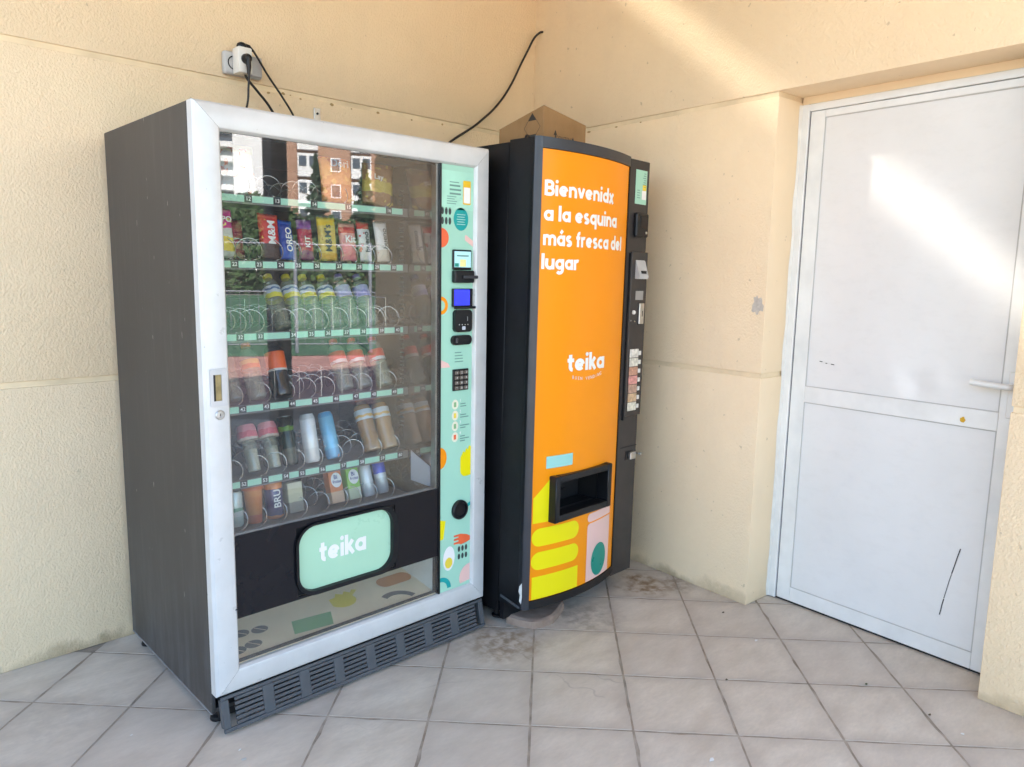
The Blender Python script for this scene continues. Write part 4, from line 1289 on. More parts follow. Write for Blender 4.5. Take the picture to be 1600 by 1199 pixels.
# scruffy lower left corner: torn sticker, loose bracket, toe plate
MB().prism([(-0.0012, 0.010, 0.215), (-0.0012, 0.022, 0.200), (-0.0012, 0.026, 0.178), (-0.0012, 0.018, 0.165), (-0.0012, 0.022, 0.140), (-0.0012, 0.012, 0.130), (-0.0012, 0.008, 0.160)], (-0.0006, 0, 0)).build('torn_sticker', MAT['paper'], dm)
MB().prism([(-0.001, 0.020, 0.118), (-0.001, 0.120, 0.138), (-0.001, 0.120, 0.129), (-0.001, 0.020, 0.109)], (-0.004, 0, 0)).build('hinge_bracket', MAT['darkgrey'], dm)
bx('toe_plate', MAT['black'], dm, 0.01, 0.70, 0.115, 0.135, 0.030, DB-0.002)
MB().tube(spline([(0.05, 0.16, 1.870), (0.06, 0.12, 1.876), (0.05, 0.10, 1.885), (0.08, 0.11, 1.884), (0.09, 0.15, 1.873)], 5), 0.004, 6).build('loose_strap', MAT['rubber'], dm)

# mortar slab wedged under the front of the drinks machine
st = MB()
base = [(-0.985, -0.880), (-0.968, -0.935), (-0.945, -0.985), (-0.905, -1.005), (-0.850, -1.008), (-0.790, -0.985), (-0.720, -0.950), (-0.690, -0.900), (-0.75, -0.80), (-0.90, -0.80)]
top_ = [(x*0.97-0.026, y*0.985-0.012) for x, y in base]
a = [st.bm.verts.new((x, y, 0.0005)) for x, y in base]
b = [st.bm.verts.new((x, y, 0.028+random.uniform(-0.003, 0.003))) for x, y in base]
c_ = [st.bm.verts.new((x+(-0.84-x)*0.10, y+(-0.9-y)*0.10, 0.034+random.uniform(-0.002, 0.002))) for x, y in base]
for u, v_ in ((a, b), (b, c_)):
    for k in range(len(base)):
        st.bm.faces.new((u[k], u[(k+1) % len(base)], v_[(k+1) % len(base)], v_[k]))
st.bm.faces.new(c_)
tag(st.build('mortar_slab', MAT['stone'], None, False), 'rough brown mortar slab under the corner of the drinks machine', 'slab')

# ================================================================== CARDBOARD BOX on the drinks machine
BXX, BYY, BZ1 = -0.744, -0.79, 2.042
LX, LY = 0.256, 0.256
cbx = empty('cardboard_box', (BXX, BYY, 1.8665))
tag(cbx, 'brown cardboard box on top of the drinks machine', 'box')
BH = BZ1-1.8665
cm = MB().box(0, LX, 0, LY, 0, BH, 0.002)
for v in cm.bm.verts:                       # its lid has sagged towards the back
    if v.co.z > BH*0.5: v.co.z -= 0.042*v.co.x/LX + 0.063*v.co.y/LY
cm.build('carton', MAT['card'], cbx, True)
LFS = lambda y, z, d: (-d, y, z)
pk = plain('black_box_print', (0.035, 0.028, 0.022), 0.7)
cy0, cz0 = 0.062, 0.096
def diam(k): return [(cy0, cz0-0.056*k), (cy0+0.046*k, cz0), (cy0, cz0+0.056*k), (cy0-0.046*k, cz0)]
dd, di = diam(1.0), diam(0.955)
for k in range(4):
    decal('diamond_line', [dd[k], dd[(k+1) % 4], di[(k+1) % 4], di[k]], pk, cbx, LFS, 0.0004, 0.5)
decal('diamond_tip', [(cy0-0.024, cz0+0.0268), (cy0+0.024, cz0+0.0268), (cy0, cz0+0.056)], pk, cbx, LFS, 0.0008, 0.5)
decal('diamond_tip', [(cy0-0.024, cz0-0.0268), (cy0+0.024, cz0-0.0268), (cy0, cz0-0.056)], pk, cbx, LFS, 0.0008, 0.5)
FFS = lambda x, z, d: (x, -d, z)
for ax, h in ((0.070, 0.090), (0.176, 0.075)):
    decal('arrow', [(ax-0.003, 0.0), (ax+0.003, 0.0), (ax+0.003, h-0.020), (ax+0.011, h-0.022), (ax, h), (ax-0.011, h-0.022), (ax-0.003, h-0.020)], pk, cbx, FFS, 0.0005, 0.5)
text_obj('CONTENT', pk, cbx, (0.124, -0.0006, 0.060), 0.022)

# ================================================================== SOCKET, PLUGS AND CABLES
sk = empty('wall_socket', (-1.612, 0, 2.155))
tag(sk, 'grey surface-mounted double socket box high on the wall', 'socket')
MB().box(-0.075, 0.075, -0.030, 0.0, -0.042, 0.042, 0.010, 3).build('socket_box', MAT['grey_box'], sk, True)
for sx_ in (-0.036, 0.036):
    MB().lathe([(0.026, 0.0), (0.026, 0.002), (0.022, 0.002), (0.020, -0.006), (0.001, -0.006)], 20, (sx_, -0.0298, 0), 'y').build('outlet', MAT['cream_white'] if sx_ > 0 else MAT['black'], sk, True)
bx('lid', plain('grey_hinged_lid', (0.40, 0.40, 0.41), 0.5), sk, 0.012, 0.070, -0.040, -0.033, -0.036, 0.036, 0.004, 2)
ad = empty('plug_adapter', (-1.630, -0.031, 2.162))
tag(ad, 'white cube plug adapter pushed into the wall socket', 'adapter')
MB().box(-0.027, 0.027, -0.058, 0.0, -0.050, 0.044, 0.006, 2).build('body', MAT['cream_white'], ad, True)
MB().lathe([(0.019, 0.0), (0.019, 0.0015), (0.017, 0.002), (0.001, 0.002)], 18, (0.0, -0.0575, 0.0), 'y').build('outlet', MAT['grey_box'], ad, True)
def cable(name, label, pts, r, plug=None):
    e = empty(name, pts[0])
    tag(e, label, 'cable')
    o = Vector(pts[0])
    MB().tube(spline([Vector(p)-o for p in pts], 8), r, 8).build('cord', MAT['rubber'], e, True, 60)
    if plug: plug(e)
    return e
def plug_front(e):
    MB().lathe([(0.018, 0.0), (0.0185, 0.006), (0.017, 0.018), (0.012, 0.028), (0.001, 0.030)], 18, (0, 0.028, 0.0), 'y').build('plug', MAT['black'], e, True, 50)
    MB().tube([(0, 0.008, -0.004), (0.001, 0.006, -0.030), (0.001, 0.008, -0.058)], [0.011, 0.009, 0.0055], 10).build('strain_relief', MAT['black'], e, True)
def plug_top(e):
    MB().lathe([(0.018, 0.0), (0.019, 0.006), (0.016, 0.014), (0.010, 0.018), (0.001, 0.019)], 18, (0.0, 0.0, -0.016)).build('plug', MAT['black'], e, True, 50)
    MB().tube([(0, 0, -0.006), (0.028, -0.002, -0.008), (0.044, -0.002, -0.020)], [0.010, 0.008, 0.0045], 10).build('strain_relief', MAT['black'], e, True)
cable('power_cable', 'black cord hanging straight down from the plug in the adapter front', [(-1.630, -0.117, 2.162), (-1.629, -0.112, 2.11), (-1.630, -0.105, 2.06), (-1.634, -0.10, 2.00), (-1.64, -0.045, 1.90), (-1.64, -0.030, 1.70)], 0.0042, plug_front)
cable('power_cable', 'black cord running from the adapter top plug down to the right', [(-1.632, -0.062, 2.223), (-1.600, -0.064, 2.214), (-1.575, -0.062, 2.190), (-1.53, -0.058, 2.130), (-1.47, -0.052, 2.062), (-1.415, -0.046, 1.990), (-1.37, -0.03, 1.90)], 0.0042, plug_top)
cable('power_cable', 'thick black cord leaving the underside of the adapter diagonally', [(-1.622, -0.062, 2.114), (-1.612, -0.060, 2.098), (-1.57, -0.056, 2.060), (-1.52, -0.050, 2.012), (-1.46, -0.04, 1.93)], 0.0052)
cable('wall_cable', 'long black cable drooping from a hole in the wall corner', [(-0.002, -0.058, 2.628), (-0.020, -0.052, 2.622), (-0.050, -0.040, 2.590), (-0.083, -0.032, 2.529), (-0.135, -0.030, 2.443), (-0.193, -0.030, 2.345), (-0.255, -0.030, 2.262), (-0.322, -0.030, 2.193), (-0.385, -0.030, 2.142), (-0.448, -0.030, 2.095), (-0.585, -0.032, 2.011), (-0.70, -0.032, 1.93)], 0.0056)
br = MB()
br.box(-1.302, -1.272, -0.004, -0.0005, 1.990, 2.052, 0.001)
br.box(-1.302, -1.272, -0.028, -0.0045, 1.990, 1.994)
b_ = br.build('wall_bracket', MAT['steel'])
tag(b_, 'small grey metal bracket on the wall above the snack machine', 'bracket')
MB().lathe([(0.005, 0), (0.005, 0.003), (0.001, 0.004)], 8, (-1.287, -0.0042, 2.030), 'y').build('screw', MAT['black'], b_)

# ================================================================== PRODUCTS IN THE MACHINE (each its own thing)
PY = SY+TP+0.040               # where goods stand behind the spiral's first turn
RZ = [r[0]+0.003 for r in ROWS]
def packet_mesh(w, h, d, seed):
    rr = random.Random(seed)
    bm = bmesh.new()
    nu, nv = 10, 16
    def sheet_(sgn):
        g = []
        for j in range(nv+1):
            v = j/nv
            row = []
            for i in range(nu+1):
                u = i/nu
                prof = (max(0, 1-(2*u-1)**2))**0.6 * (max(0, min(1, (v-0.06)/0.22, (0.94-v)/0.22)))**0.6
                pinch = 1-0.05*math.sin(math.pi*v)
                x = (u-0.5)*w*pinch
                y = sgn*(-d/2)*prof
                if 0 < i < nu and 0 < j < nv: y += rr.uniform(-1, 1)*d*0.13*prof
                z = v*h
                if j in (0, nv): z += (0.0012 if i % 2 else -0.0012)
                row.append(bm.verts.new((x, y, z)))
            g.append(row)
        for j in range(nv):
            for i in range(nu):
                f = (g[j][i], g[j][i+1], g[j+1][i+1], g[j+1][i])
                bm.faces.new(f if sgn > 0 else f[::-1])
    sheet_(1); sheet_(-1)
    bmesh.ops.remove_doubles(bm, verts=bm.verts, dist=1e-5)
    me = bpy.data.meshes.new('packet')
    bm.to_mesh(me); bm.free()
    me.polygons.foreach_set('use_smooth', [True]*len(me.polygons))
    return me
_n = [0]
def packet(label, x, row, w, h, d, stops, words=(), tilt=-10, yaw=0, roll=0, blob=None, cat='snack packet', dy=0.0):
    """words: (text, dx, dz, size, colour material, vertical)"""
    _n[0] += 1
    if blob is None:
        b3 = stops[len(stops)//2][1]
        blob = (tuple(min(0.85, q_*1.9+0.06) for q_ in b3), 44, 0.66)
    m = wrap_mat('foil_%02d' % _n[0], stops, h, 0.55, 0.22, blob)
    o = obj('snack_packet', packet_mesh(w, h, d, _n[0]), None, m, (x, PY+dy, RZ[row]+0.001), (R(tilt), R(roll), R(yaw)))
    tag(o, label, cat, 'snack packets in the spirals')
    for body, dx, dz, sz, mt, vert in words:
        text_obj(body, mt, o, (dx, -d*0.60-0.0012, dz), sz, 'lettering', (R(90), R(-90) if vert else 0, 0), 0.02)
    return o
wt, bkx = MAT['white'], MAT['ink']
red, choc, blue, yel = (0.62, 0.02, 0.02), (0.06, 0.025, 0.015), (0.01, 0.05, 0.33), (0.82, 0.55, 0.02)
rdm = plain('red_ink', (0.55, 0.01, 0.02), 0.4)
# top shelf
packet('pale crisp bag with orange stripes in the top left corner', -1.905, 0, 0.125, 0.155, 0.05, [(0, (0.62, 0.62, 0.58)), (0.2, (0.68, 0.66, 0.62)), (0.52, (0.72, 0.72, 0.66)), (0.80, (0.70, 0.72, 0.45))], blob=((0.75, 0.25, 0.12), 42, 0.62))
packet('orange tortilla crisp bag in the middle of the top shelf', -1.550, 0, 0.13, 0.165, 0.05, [(0, (0.62, 0.20, 0.03)), (0.35, (0.72, 0.30, 0.06)), (0.75, (0.58, 0.16, 0.04))], [('Dori', 0.0, 0.125, 0.036, wt, False)], blob=((0.85, 0.45, 0.10), 30, 0.55))
packet('brown crisp bag with a yellow patch, rightmost on the top shelf', -1.392, 0, 0.125, 0.155, 0.05, [(0, (0.28, 0.13, 0.045)), (0.28, (0.50, 0.38, 0.05)), (0.55, (0.35, 0.17, 0.06)), (0.80, (0.40, 0.20, 0.07))], [('Lay', -0.01, 0.095, 0.026, wt, False)], yaw=-8, roll=5, blob=((0.62, 0.45, 0.08), 36, 0.60))
# second shelf
packet('magenta sweets bag with yellow ducks, leftmost on the second shelf', -1.955, 1, 0.072, 0.155, 0.03, [(0, (0.55, 0.58, 0.50)), (0.14, (0.78, 0.60, 0.05)), (0.42, (0.66, 0.68, 0.62)), (0.60, (0.62, 0.02, 0.24))], [('IPO', 0.008, 0.118, 0.024, wt, False)], blob=((0.85, 0.75, 0.25), 48, 0.64))
packet('small crimson packet standing behind an empty spiral', -1.868, 1, 0.060, 0.13, 0.022, [(0, (0.35, 0.02, 0.05)), (0.5, (0.45, 0.02, 0.06)), (0.85, (0.30, 0.02, 0.04))], dy=0.11)
packet('red chocolate candy packet with a brown foot, tilted', -1.803, 1, 0.074, 0.150, 0.032, [(0, choc), (0.34, red), (0.62, (0.68, 0.03, 0.02)), (0.9, (0.75, 0.08, 0.04))], [('M&M', 0.0, 0.085, 0.036, wt, True)], -12, 4, 3, ((0.75, 0.35, 0.05), 46, 0.68))
packet('dark blue biscuit packet with white letters on the second shelf', -1.742, 1, 0.055, 0.135, 0.028, [(0, (0.02, 0.09, 0.45)), (0.3, blue), (0.9, (0.02, 0.10, 0.5))], [('OREO', 0.0, 0.065, 0.030, wt, True)], -15, 6, 4)
packet('purple and red wafer packet between the blue and yellow packets', -1.674, 1, 0.060, 0.140, 0.026, [(0, (0.20, 0.03, 0.12)), (0.22, (0.42, 0.02, 0.06)), (0.74, (0.22, 0.05, 0.28))], [('KIT', 0.0, 0.06, 0.026, wt, True)], -12, 3, 2)
packet('yellow candy packet with dark lettering on the second shelf', -1.592, 1, 0.072, 0.150, 0.034, [(0, (0.62, 0.36, 0.03)), (0.18, (0.68, 0.50, 0.10)), (0.80, yel)], [("M&M's", -0.006, 0.075, 0.034, bkx, True)], -8, 0, 0, ((0.45, 0.26, 0.06), 40, 0.66))
packet('pink and red wafer packet right of the yellow packet', -1.512, 1, 0.068, 0.135, 0.032, [(0, (0.72, 0.22, 0.24)), (0.42, (0.72, 0.30, 0.30)), (0.72, (0.60, 0.04, 0.05)), (0.88, (0.62, 0.25, 0.2))], [('Kit', 0.0, 0.075, 0.034, wt, False)], -8)
packet('white chocolate bar packet with red side, left of two alike', -1.440, 1, 0.058, 0.148, 0.026, [(0, (0.66, 0.62, 0.58)), (0.35, (0.72, 0.70, 0.68)), (0.8, (0.62, 0.03, 0.03))], [('bueno', 0.0, 0.07, 0.030, bkx, True)], -14, 6, 3, ((0.6, 0.05, 0.04), 34, 0.60))
packet('white chocolate bar packet, rightmost on the second shelf', -1.366, 1, 0.060, 0.150, 0.026, [(0, (0.62, 0.55, 0.45)), (0.30, (0.74, 0.72, 0.70)), (0.86, (0.70, 0.66, 0.62))], [('bueno', 0.004, 0.085, 0.030, bkx, True)], -12, 3, 1, ((0.6, 0.05, 0.04), 38, 0.66))

def lathe_mesh(prof, seg=18):
    return MB().lathe(prof, seg).mesh('lathe', True, 50)
def bottle(label, x, row, h, r, cap, label_stops, liquid=None, tilt=-30, yaw=0, shell=None, words=(), dy=0.0, label_z=(0.52, 0.74)):
    _n[0] += 1
    body = [(r*0.55, 0.0), (r*0.92, 0.003), (r, 0.012), (r*0.96, h*0.10), (r, h*0.14), (r*0.95, h*0.20), (r, h*0.26), (r*0.93, h*0.36), (r, h*0.44), (r, h*0.74), (r*0.86, h*0.82), (r*0.50, h*0.90), (r*0.42, h*0.93), (r*0.42, h*0.955)]
    o = obj('bottle', lathe_mesh(body), None, shell or MAT['pet'], (x, PY+dy, RZ[row]+0.003), (R(tilt), 0, R(yaw)))
    tag(o, label, 'bottle', 'bottles in the spirals')
    MB().lathe([(r*0.50, h*0.925), (r*0.52, h*0.935), (r*0.52, h*0.99), (r*0.45, h)], 16).build('cap', cap, o, True)
    if label_stops:
        z0, z1 = h*label_z[0], h*label_z[1]
        lm = MB().lathe([(r*1.012, z0), (r*1.016, z0+0.001), (r*1.016, z1-0.001), (r*1.012, z1)], 20, cap=False).build('label_band', wrap_mat('bottle_label_%02d' % _n[0], label_stops, h, 0.1, 0.35), o, True)
    if liquid is not None:
        MB().lathe([(rr*0.95, zz+0.001) for rr, zz in body[:-3]], 16).build('liquid', liquid, o, True)
    for bd, dz, sz, mt in words:
        text_obj(bd, mt, o, (0, -r*1.03, dz), sz, 'lettering', bold=0.02)
    return o
capY = plain('yellow_cap', (0.72, 0.66, 0.04), 0.4)
capV = plain('violet_cap', (0.16, 0.15, 0.50), 0.4)
capO = plain('orange_cap', (0.70, 0.16, 0.03), 0.4)
capR = plain('coral_cap', (0.66, 0.08, 0.06), 0.4)
capW = plain('white_cap', (0.62, 0.62, 0.62), 0.4)
water = [(0, (0.7, 0.6, 0.05)), (0.535, (0.72, 0.66, 0.06)), (0.605, (0.62, 0.66, 0.68)), (0.665, (0.10, 0.18, 0.34)), (0.70, (0.66, 0.70, 0.72))]
capdesc = ['first', 'second', 'third', 'fourth']
for k, x in enumerate((-1.765, -1.700, -1.637, -1.565)):
    bottle('clear water bottle with yellow cap, %s from the left on the third shelf' % capdesc[k], x, 2, 0.205, 0.029, capY, water, None, -33, 0)
bottle('clear bottle with violet cap, right of the yellow-capped water bottles', -1.497, 2, 0.205, 0.029, capV, [(0, (0.40, 0.40, 0.62)), (0.62, (0.55, 0.56, 0.70))], None, -31)
bottle('clear bottle with violet cap, rightmost on the third shelf', -1.420, 2, 0.205, 0.029, capV, [(0, (0.30, 0.28, 0.58)), (0.62, (0.42, 0.42, 0.66))], None, -31)
cola = plain('dark_cola', (0.022, 0.010, 0.006), 0.12)
tea = plain('amber_juice', (0.58, 0.21, 0.01), 0.15, 0, 0.15, 20)
pale = plain('cloudy_drink', (0.40, 0.38, 0.34), 0.3)
bottle('empty-looking clear bottle, leftmost on the fourth shelf', -1.940, 3, 0.195, 0.030, capW, None, None, -28)
bottle('clear bottle with small orange label left of the cola bottle', -1.862, 3, 0.195, 0.031, capO, [(0, (0.72, 0.16, 0.03)), (0.60, (0.70, 0.35, 0.06))], None, -26, label_z=(0.52, 0.68))
bottle('dark cola bottle with bright orange label on the fourth shelf', -1.777, 3, 0.205, 0.033, MAT['black'], [(0, (0.60, 0.60, 0.58)), (0.46, (0.80, 0.12, 0.01))], cola, -20, 0, glass_mat('cola_plastic', 0.08, (0.6, 0.5, 0.45)), label_z=(0.42, 0.74))
for k, (x, w_) in enumerate(((-1.530, 'leftmost'), (-1.455, 'middle one'), (-1.365, 'rightmost'))):
    bottle('clear bottle with coral red label, %s of three on the fourth shelf' % w_, x, 3, 0.195, 0.030, capR, [(0, (0.66, 0.62, 0.60)), (0.56, (0.70, 0.07, 0.04))], None, -28, label_z=(0.50, 0.72))
# fifth shelf
for x, w_ in ((-1.878, 'left'), (-1.805, 'right')):
    _n[0] += 1
    o = obj('shaker_cup', lathe_mesh([(0.020, 0.0), (0.021, 0.004), (0.023, 0.075), (0.022, 0.105)]), None, MAT['pet'], (x, PY+0.005, RZ[4]+0.004), (R(-24), 0, 0))
    tag(o, 'clear bottle with pink foil neck on the fifth shelf, %s of the pair' % w_, 'bottle', 'bottles in the spirals')
    MB().lathe([(0.0335, 0.106), (0.0345, 0.112), (0.031, 0.150), (0.028, 0.158)], 18).build('foil_top', wrap_mat('pink_foil_%d' % _n[0], [(0, (0.60, 0.50, 0.42)), (0.72, (0.68, 0.12, 0.16)), (0.85, (0.72, 0.25, 0.27))], 0.158, 0.6, 0.3), o, True)
    MB().lathe([(0.0195, 0.005), (0.0215, 0.074)], 14).build('liquid', pale, o, True)
def can(label, x, row, h, r, stops, tilt=-12, yaw=0, words=(), dy=0.0, blob=None, name='can', lid=None):
    _n[0] += 1
    o = obj(name, lathe_mesh([(r*0.78, 0.0), (r*0.84, 0.002), (r, h*0.06), (r, h*0.93), (r*0.84, h*0.985), (r*0.84, h)]), None,
            wrap_mat('can_print_%02d' % _n[0], stops, h, 0.0, 0.25, blob, 0.15), (x, PY+dy, RZ[row]+0.003), (R(tilt), 0, R(yaw)))
    tag(o, label, 'can', 'cans in the spirals')
    MB().lathe([(r*0.80, h+0.0002), (r*0.80, h+0.001), (r*0.70, h+0.0004), (0.001, h+0.0004)], 16).build('lid', lid or MAT['steel'], o, True)
    for bd, dz, sz, mt, vert in words:
        text_obj(bd, mt, o, (0, -r*1.02, dz), sz, 'lettering', (R(90), R(-90) if vert else 0, 0), 0.02)
    return o
can('dark green energy drink can half hidden in reflections on the fifth shelf', -1.745, 4, 0.168, 0.027, [(0, (0.02, 0.03, 0.02)), (0.7, (0.10, 0.22, 0.02)), (0.8, (0.015, 0.02, 0.015))], -16, dy=0.01)
can('tall silver white can standing left of the blue can', -1.668, 4, 0.168, 0.027, [(0, (0.62, 0.63, 0.63)), (0.3, (0.70, 0.71, 0.72)), (0.9, (0.55, 0.56, 0.56))], -14, dy=0.0)
can('tall sky blue can with orange print on the fifth shelf', -1.585, 4, 0.168, 0.027, [(0, (0.12, 0.36, 0.60)), (0.2, (0.16, 0.48, 0.72)), (0.9, (0.08, 0.35, 0.62))], -22, 0, blob=((0.70, 0.28, 0.10), 26, 0.66))
for x, w_ in ((-1.420, 'left'), (-1.345, 'right')):
    bottle('orange juice bottle with white label on the fifth shelf, %s of the two' % w_, x, 4, 0.215, 0.034, capO, [(0, (0.66, 0.68, 0.70)), (0.60, (0.72, 0.45, 0.14)), (0.65, (0.62, 0.66, 0.68))], tea, -26, 0, label_z=(0.56, 0.74))
# bottom row
can('pale mint drinks can in the lower left corner', -1.950, 5, 0.115, 0.026, [(0, (0.45, 0.60, 0.56)), (0.3, (0.58, 0.66, 0.64)), (0.45, (0.20, 0.40, 0.30)), (0.55, (0.60, 0.68, 0.66))], -6)
o = obj('paper_cup', lathe_mesh([(0.022, 0.0), (0.023, 0.003), (0.031, 0.112), (0.033, 0.114)]), None, wrap_mat('orange_cup', [(0, (0.58, 0.13, 0.06)), (0.25, (0.66, 0.22, 0.05)), (0.8, (0.70, 0.26, 0.06))], 0.114, 0, 0.4), (-1.885, PY, RZ[5]+0.002), (R(-6), 0, 0))
tag(o, 'plain orange lidded cup beside the mint can, bottom row', 'cup')
MB().lathe([(0.0345, 0.112), (0.0350, 0.118), (0.031, 0.124), (0.029, 0.130)], 18).build('lid', capO, o, True)
can('orange and navy can with white letters, bottom row', -1.815, 5, 0.128, 0.031, [(0, (0.66, 0.20, 0.04)), (0.10, (0.03, 0.03, 0.13)), (0.80, (0.70, 0.22, 0.03))], -6, 0, [('BRU', 0.070, 0.034, wt, True)], lid=capO)
_c = MB().box(-0.028, 0.028, -0.02, 0.02, 0, 0.105, 0.003).build('carton', wrap_mat('cream_carton', [(0, (0.30, 0.28, 0.22)), (0.35, (0.55, 0.52, 0.34)), (0.62, (0.62, 0.58, 0.38)), (0.80, (0.70, 0.67, 0.50))], 0.105, 0.1, 0.5), None, True, loc=(-1.735, PY+0.012, RZ[5]+0.003), rot=(R(-10), 0, 0))
tag(_c, 'small cream carton between the navy can and the empty spiral', 'carton', 'drink cartons in the bottom row')
def brick(label, x, c1, c2, c3):
    _n[0] += 1
    o = MB().box(-0.026, 0.026, -0.019, 0.019, 0, 0.135, 0.002).build('drink_carton', wrap_mat('carton_print_%02d' % _n[0], [(0, c3), (0.30, c2), (0.86, c1)], 0.135, 0.0, 0.4, (c3, 30, 0.68)), None, True, loc=(x, PY+0.004, RZ[5]+0.004), rot=(R(-17), 0, 0))
    tag(o, label, 'carton', 'drink cartons in the bottom row')
    decal('white_disc', ell(0.003, 0.082, 0.0215, 0.027, 22), wt, o, lambda a, z, d: (a, -0.019-d, z), 0.0004, 0.5)
    bl = plain('navy_ink', (0.02, 0.04, 0.22), 0.4)
    text_obj('Bi', bl, o, (0.001, -0.0200, 0.092), 0.020, bold=0.02)
    text_obj('frutas', bl, o, (0.004, -0.0200, 0.076), 0.015, bold=0.02)
    return o
brick('orange red juice carton with a round white badge', -1.575, (0.72, 0.16, 0.04), (0.70, 0.20, 0.05), (0.66, 0.42, 0.25))
brick('green juice carton with a round white badge', -1.503, (0.20, 0.50, 0.04), (0.22, 0.52, 0.05), (0.55, 0.62, 0.40))
can('slim white can right of the green juice carton', -1.438, 5, 0.145, 0.024, [(0, (0.60, 0.62, 0.62)), (0.35, (0.72, 0.73, 0.73))], -20)
can('slim silver can with bright blue top, rightmost in the bottom row', -1.375, 5, 0.145, 0.024, [(0, (0.52, 0.52, 0.52)), (0.40, (0.66, 0.66, 0.66)), (0.52, (0.03, 0.08, 0.55))], -20, lid=plain('blue_lid', (0.03, 0.07, 0.5), 0.35))

# ================================================================== LITTER ON THE FLOOR
def scrap(label, x, y, s, mat, cat='litter', name='paper_scrap'):
    pts = []
    n = 7
    a0 = random.uniform(0, 6)
    for k in range(n):
        a = a0+2*math.pi*k/n
        r = s*random.uniform(0.55, 1.1)
        pts.append((r*math.cos(a), r*0.6*math.sin(a), random.uniform(0.001, 0.0035)))
    o = MB().prism(pts, (0, 0, 0.0012)).build(name, mat, None, loc=(x, y, 0.0002))
    tag(o, label, cat, 'litter on the floor tiles')
scrap('white paper scrap on the tile near the wall corner by the door', -0.366, -1.628, 0.011, MAT['paper'])
scrap('white paper scrap on the lower right floor tile', -0.440, -2.355, 0.010, MAT['paper'])
scrap('white paper scrap at the bottom edge, right of centre', -1.127, -1.895, 0.011, MAT['paper'])
scrap('tiny white speck on the floor left of the snack machine', -2.316, -0.657, 0.005, MAT['paper'])
scrap('white speck in front of the kick grille at lower left', -2.108, -0.940, 0.005, MAT['paper'])
scrap('crumpled grey scrap below the kick grille at lower left', -2.118, -0.988, 0.010, plain('grey_scrap', (0.45, 0.44, 0.42), 0.8))
leafm = plain('dry_leaf', (0.07, 0.055, 0.03), 0.8)
moss = plain('moss', (0.05, 0.085, 0.02), 0.9)
scrap('small green weed tuft in the joint before the door', -0.370, -2.040, 0.008, moss, 'weed', 'weed_tuft')
scrap('dark leaf crumb in the joint right of the white machine base', -0.705, -1.697, 0.007, leafm, 'litter', 'leaf_crumb')
scrap('brown leaf crumb in the joint beside the door jamb', -0.245, -1.415, 0.008, leafm, 'litter', 'leaf_crumb')
scrap('dark leaf crumb in the joint near the right jamb', -0.405, -2.250, 0.007, leafm, 'litter', 'leaf_crumb')

# ================================================================== OUTSIDE (behind the camera, mirrored in the glass)
gd = MB().poly([(-260, 60, -0.03), (-260, -320, -0.03), (260, -320, -0.03), (260, 60, -0.03)]).build('ground', plain('pale_paving', (0.36, 0.32, 0.28), 0.9, 0, 0.12, 0.6, kind='Position'))
tag(gd, kind='structure')
E1 = Vector((0.486, -0.874, 0)); S1 = Vector((0.874, 0.486, 0)); OC_ = Vector((-2.93, 1.257, 0))
def OP(dist, ang, z=0.0):
    """point at dist along the mirrored view, ang degrees off its middle"""
    return OC_ + E1*dist + S1*dist*math.tan(R(ang)) + Vector((0, 0, z))
def strip(name, d0, d1, half, z, mat):
    p = [OC_+E1*d0-S1*half, OC_+E1*d0+S1*half, OC_+E1*d1+S1*half, OC_+E1*d1-S1*half]
    o = MB().poly([(v.x, v.y, z) for v in p]).build(name, mat)
    return tag(o, kind='structure')
strip('red_path', 7.9, 12.6, 40, -0.020, plain('red_brick_paving', (0.52, 0.26, 0.22), 0.9, 0, 0.2, 3, kind='Position'))
strip('sports_court', 12.6, 42, 40, -0.012, plain('green_court', (0.06, 0.16, 0.075), 0.9, 0, 0.25, 1, kind='Position'))
# court fence with white posts
fz = plain('grey_fence_paint', (0.20, 0.22, 0.26), 0.5)
fe = empty('court_fence', tuple(OP(12.9, 0)))
tag(fe, 'thin grey railing along the green court, mirrored in the glass', 'fence')
def wloc(v): return tuple(Vector(v)-fe.location)
for k in range(-5, 6):
    p = OP(12.9, 0)+S1*(k*1.22-0.28)
    MB().tube([wloc(p), wloc(p+Vector((0, 0, 1.85)))], 0.030, 8).build('post', fz, fe)
for z in (0.15, 1.02, 1.80):
    MB().tube([wloc(OP(12.9, 0, z)-S1*7), wloc(OP(12.9, 0, z)+S1*7)], 0.012, 6).build('rail', fz, fe)
for k in range(-42, 43):
    p = OP(12.9, 0)+S1*(k*0.145)
    MB().tube([wloc(p+Vector((0, 0, 0.15))), wloc(p+Vector((0, 0, 1.02)))], 0.006, 4).build('baluster', fz, fe)
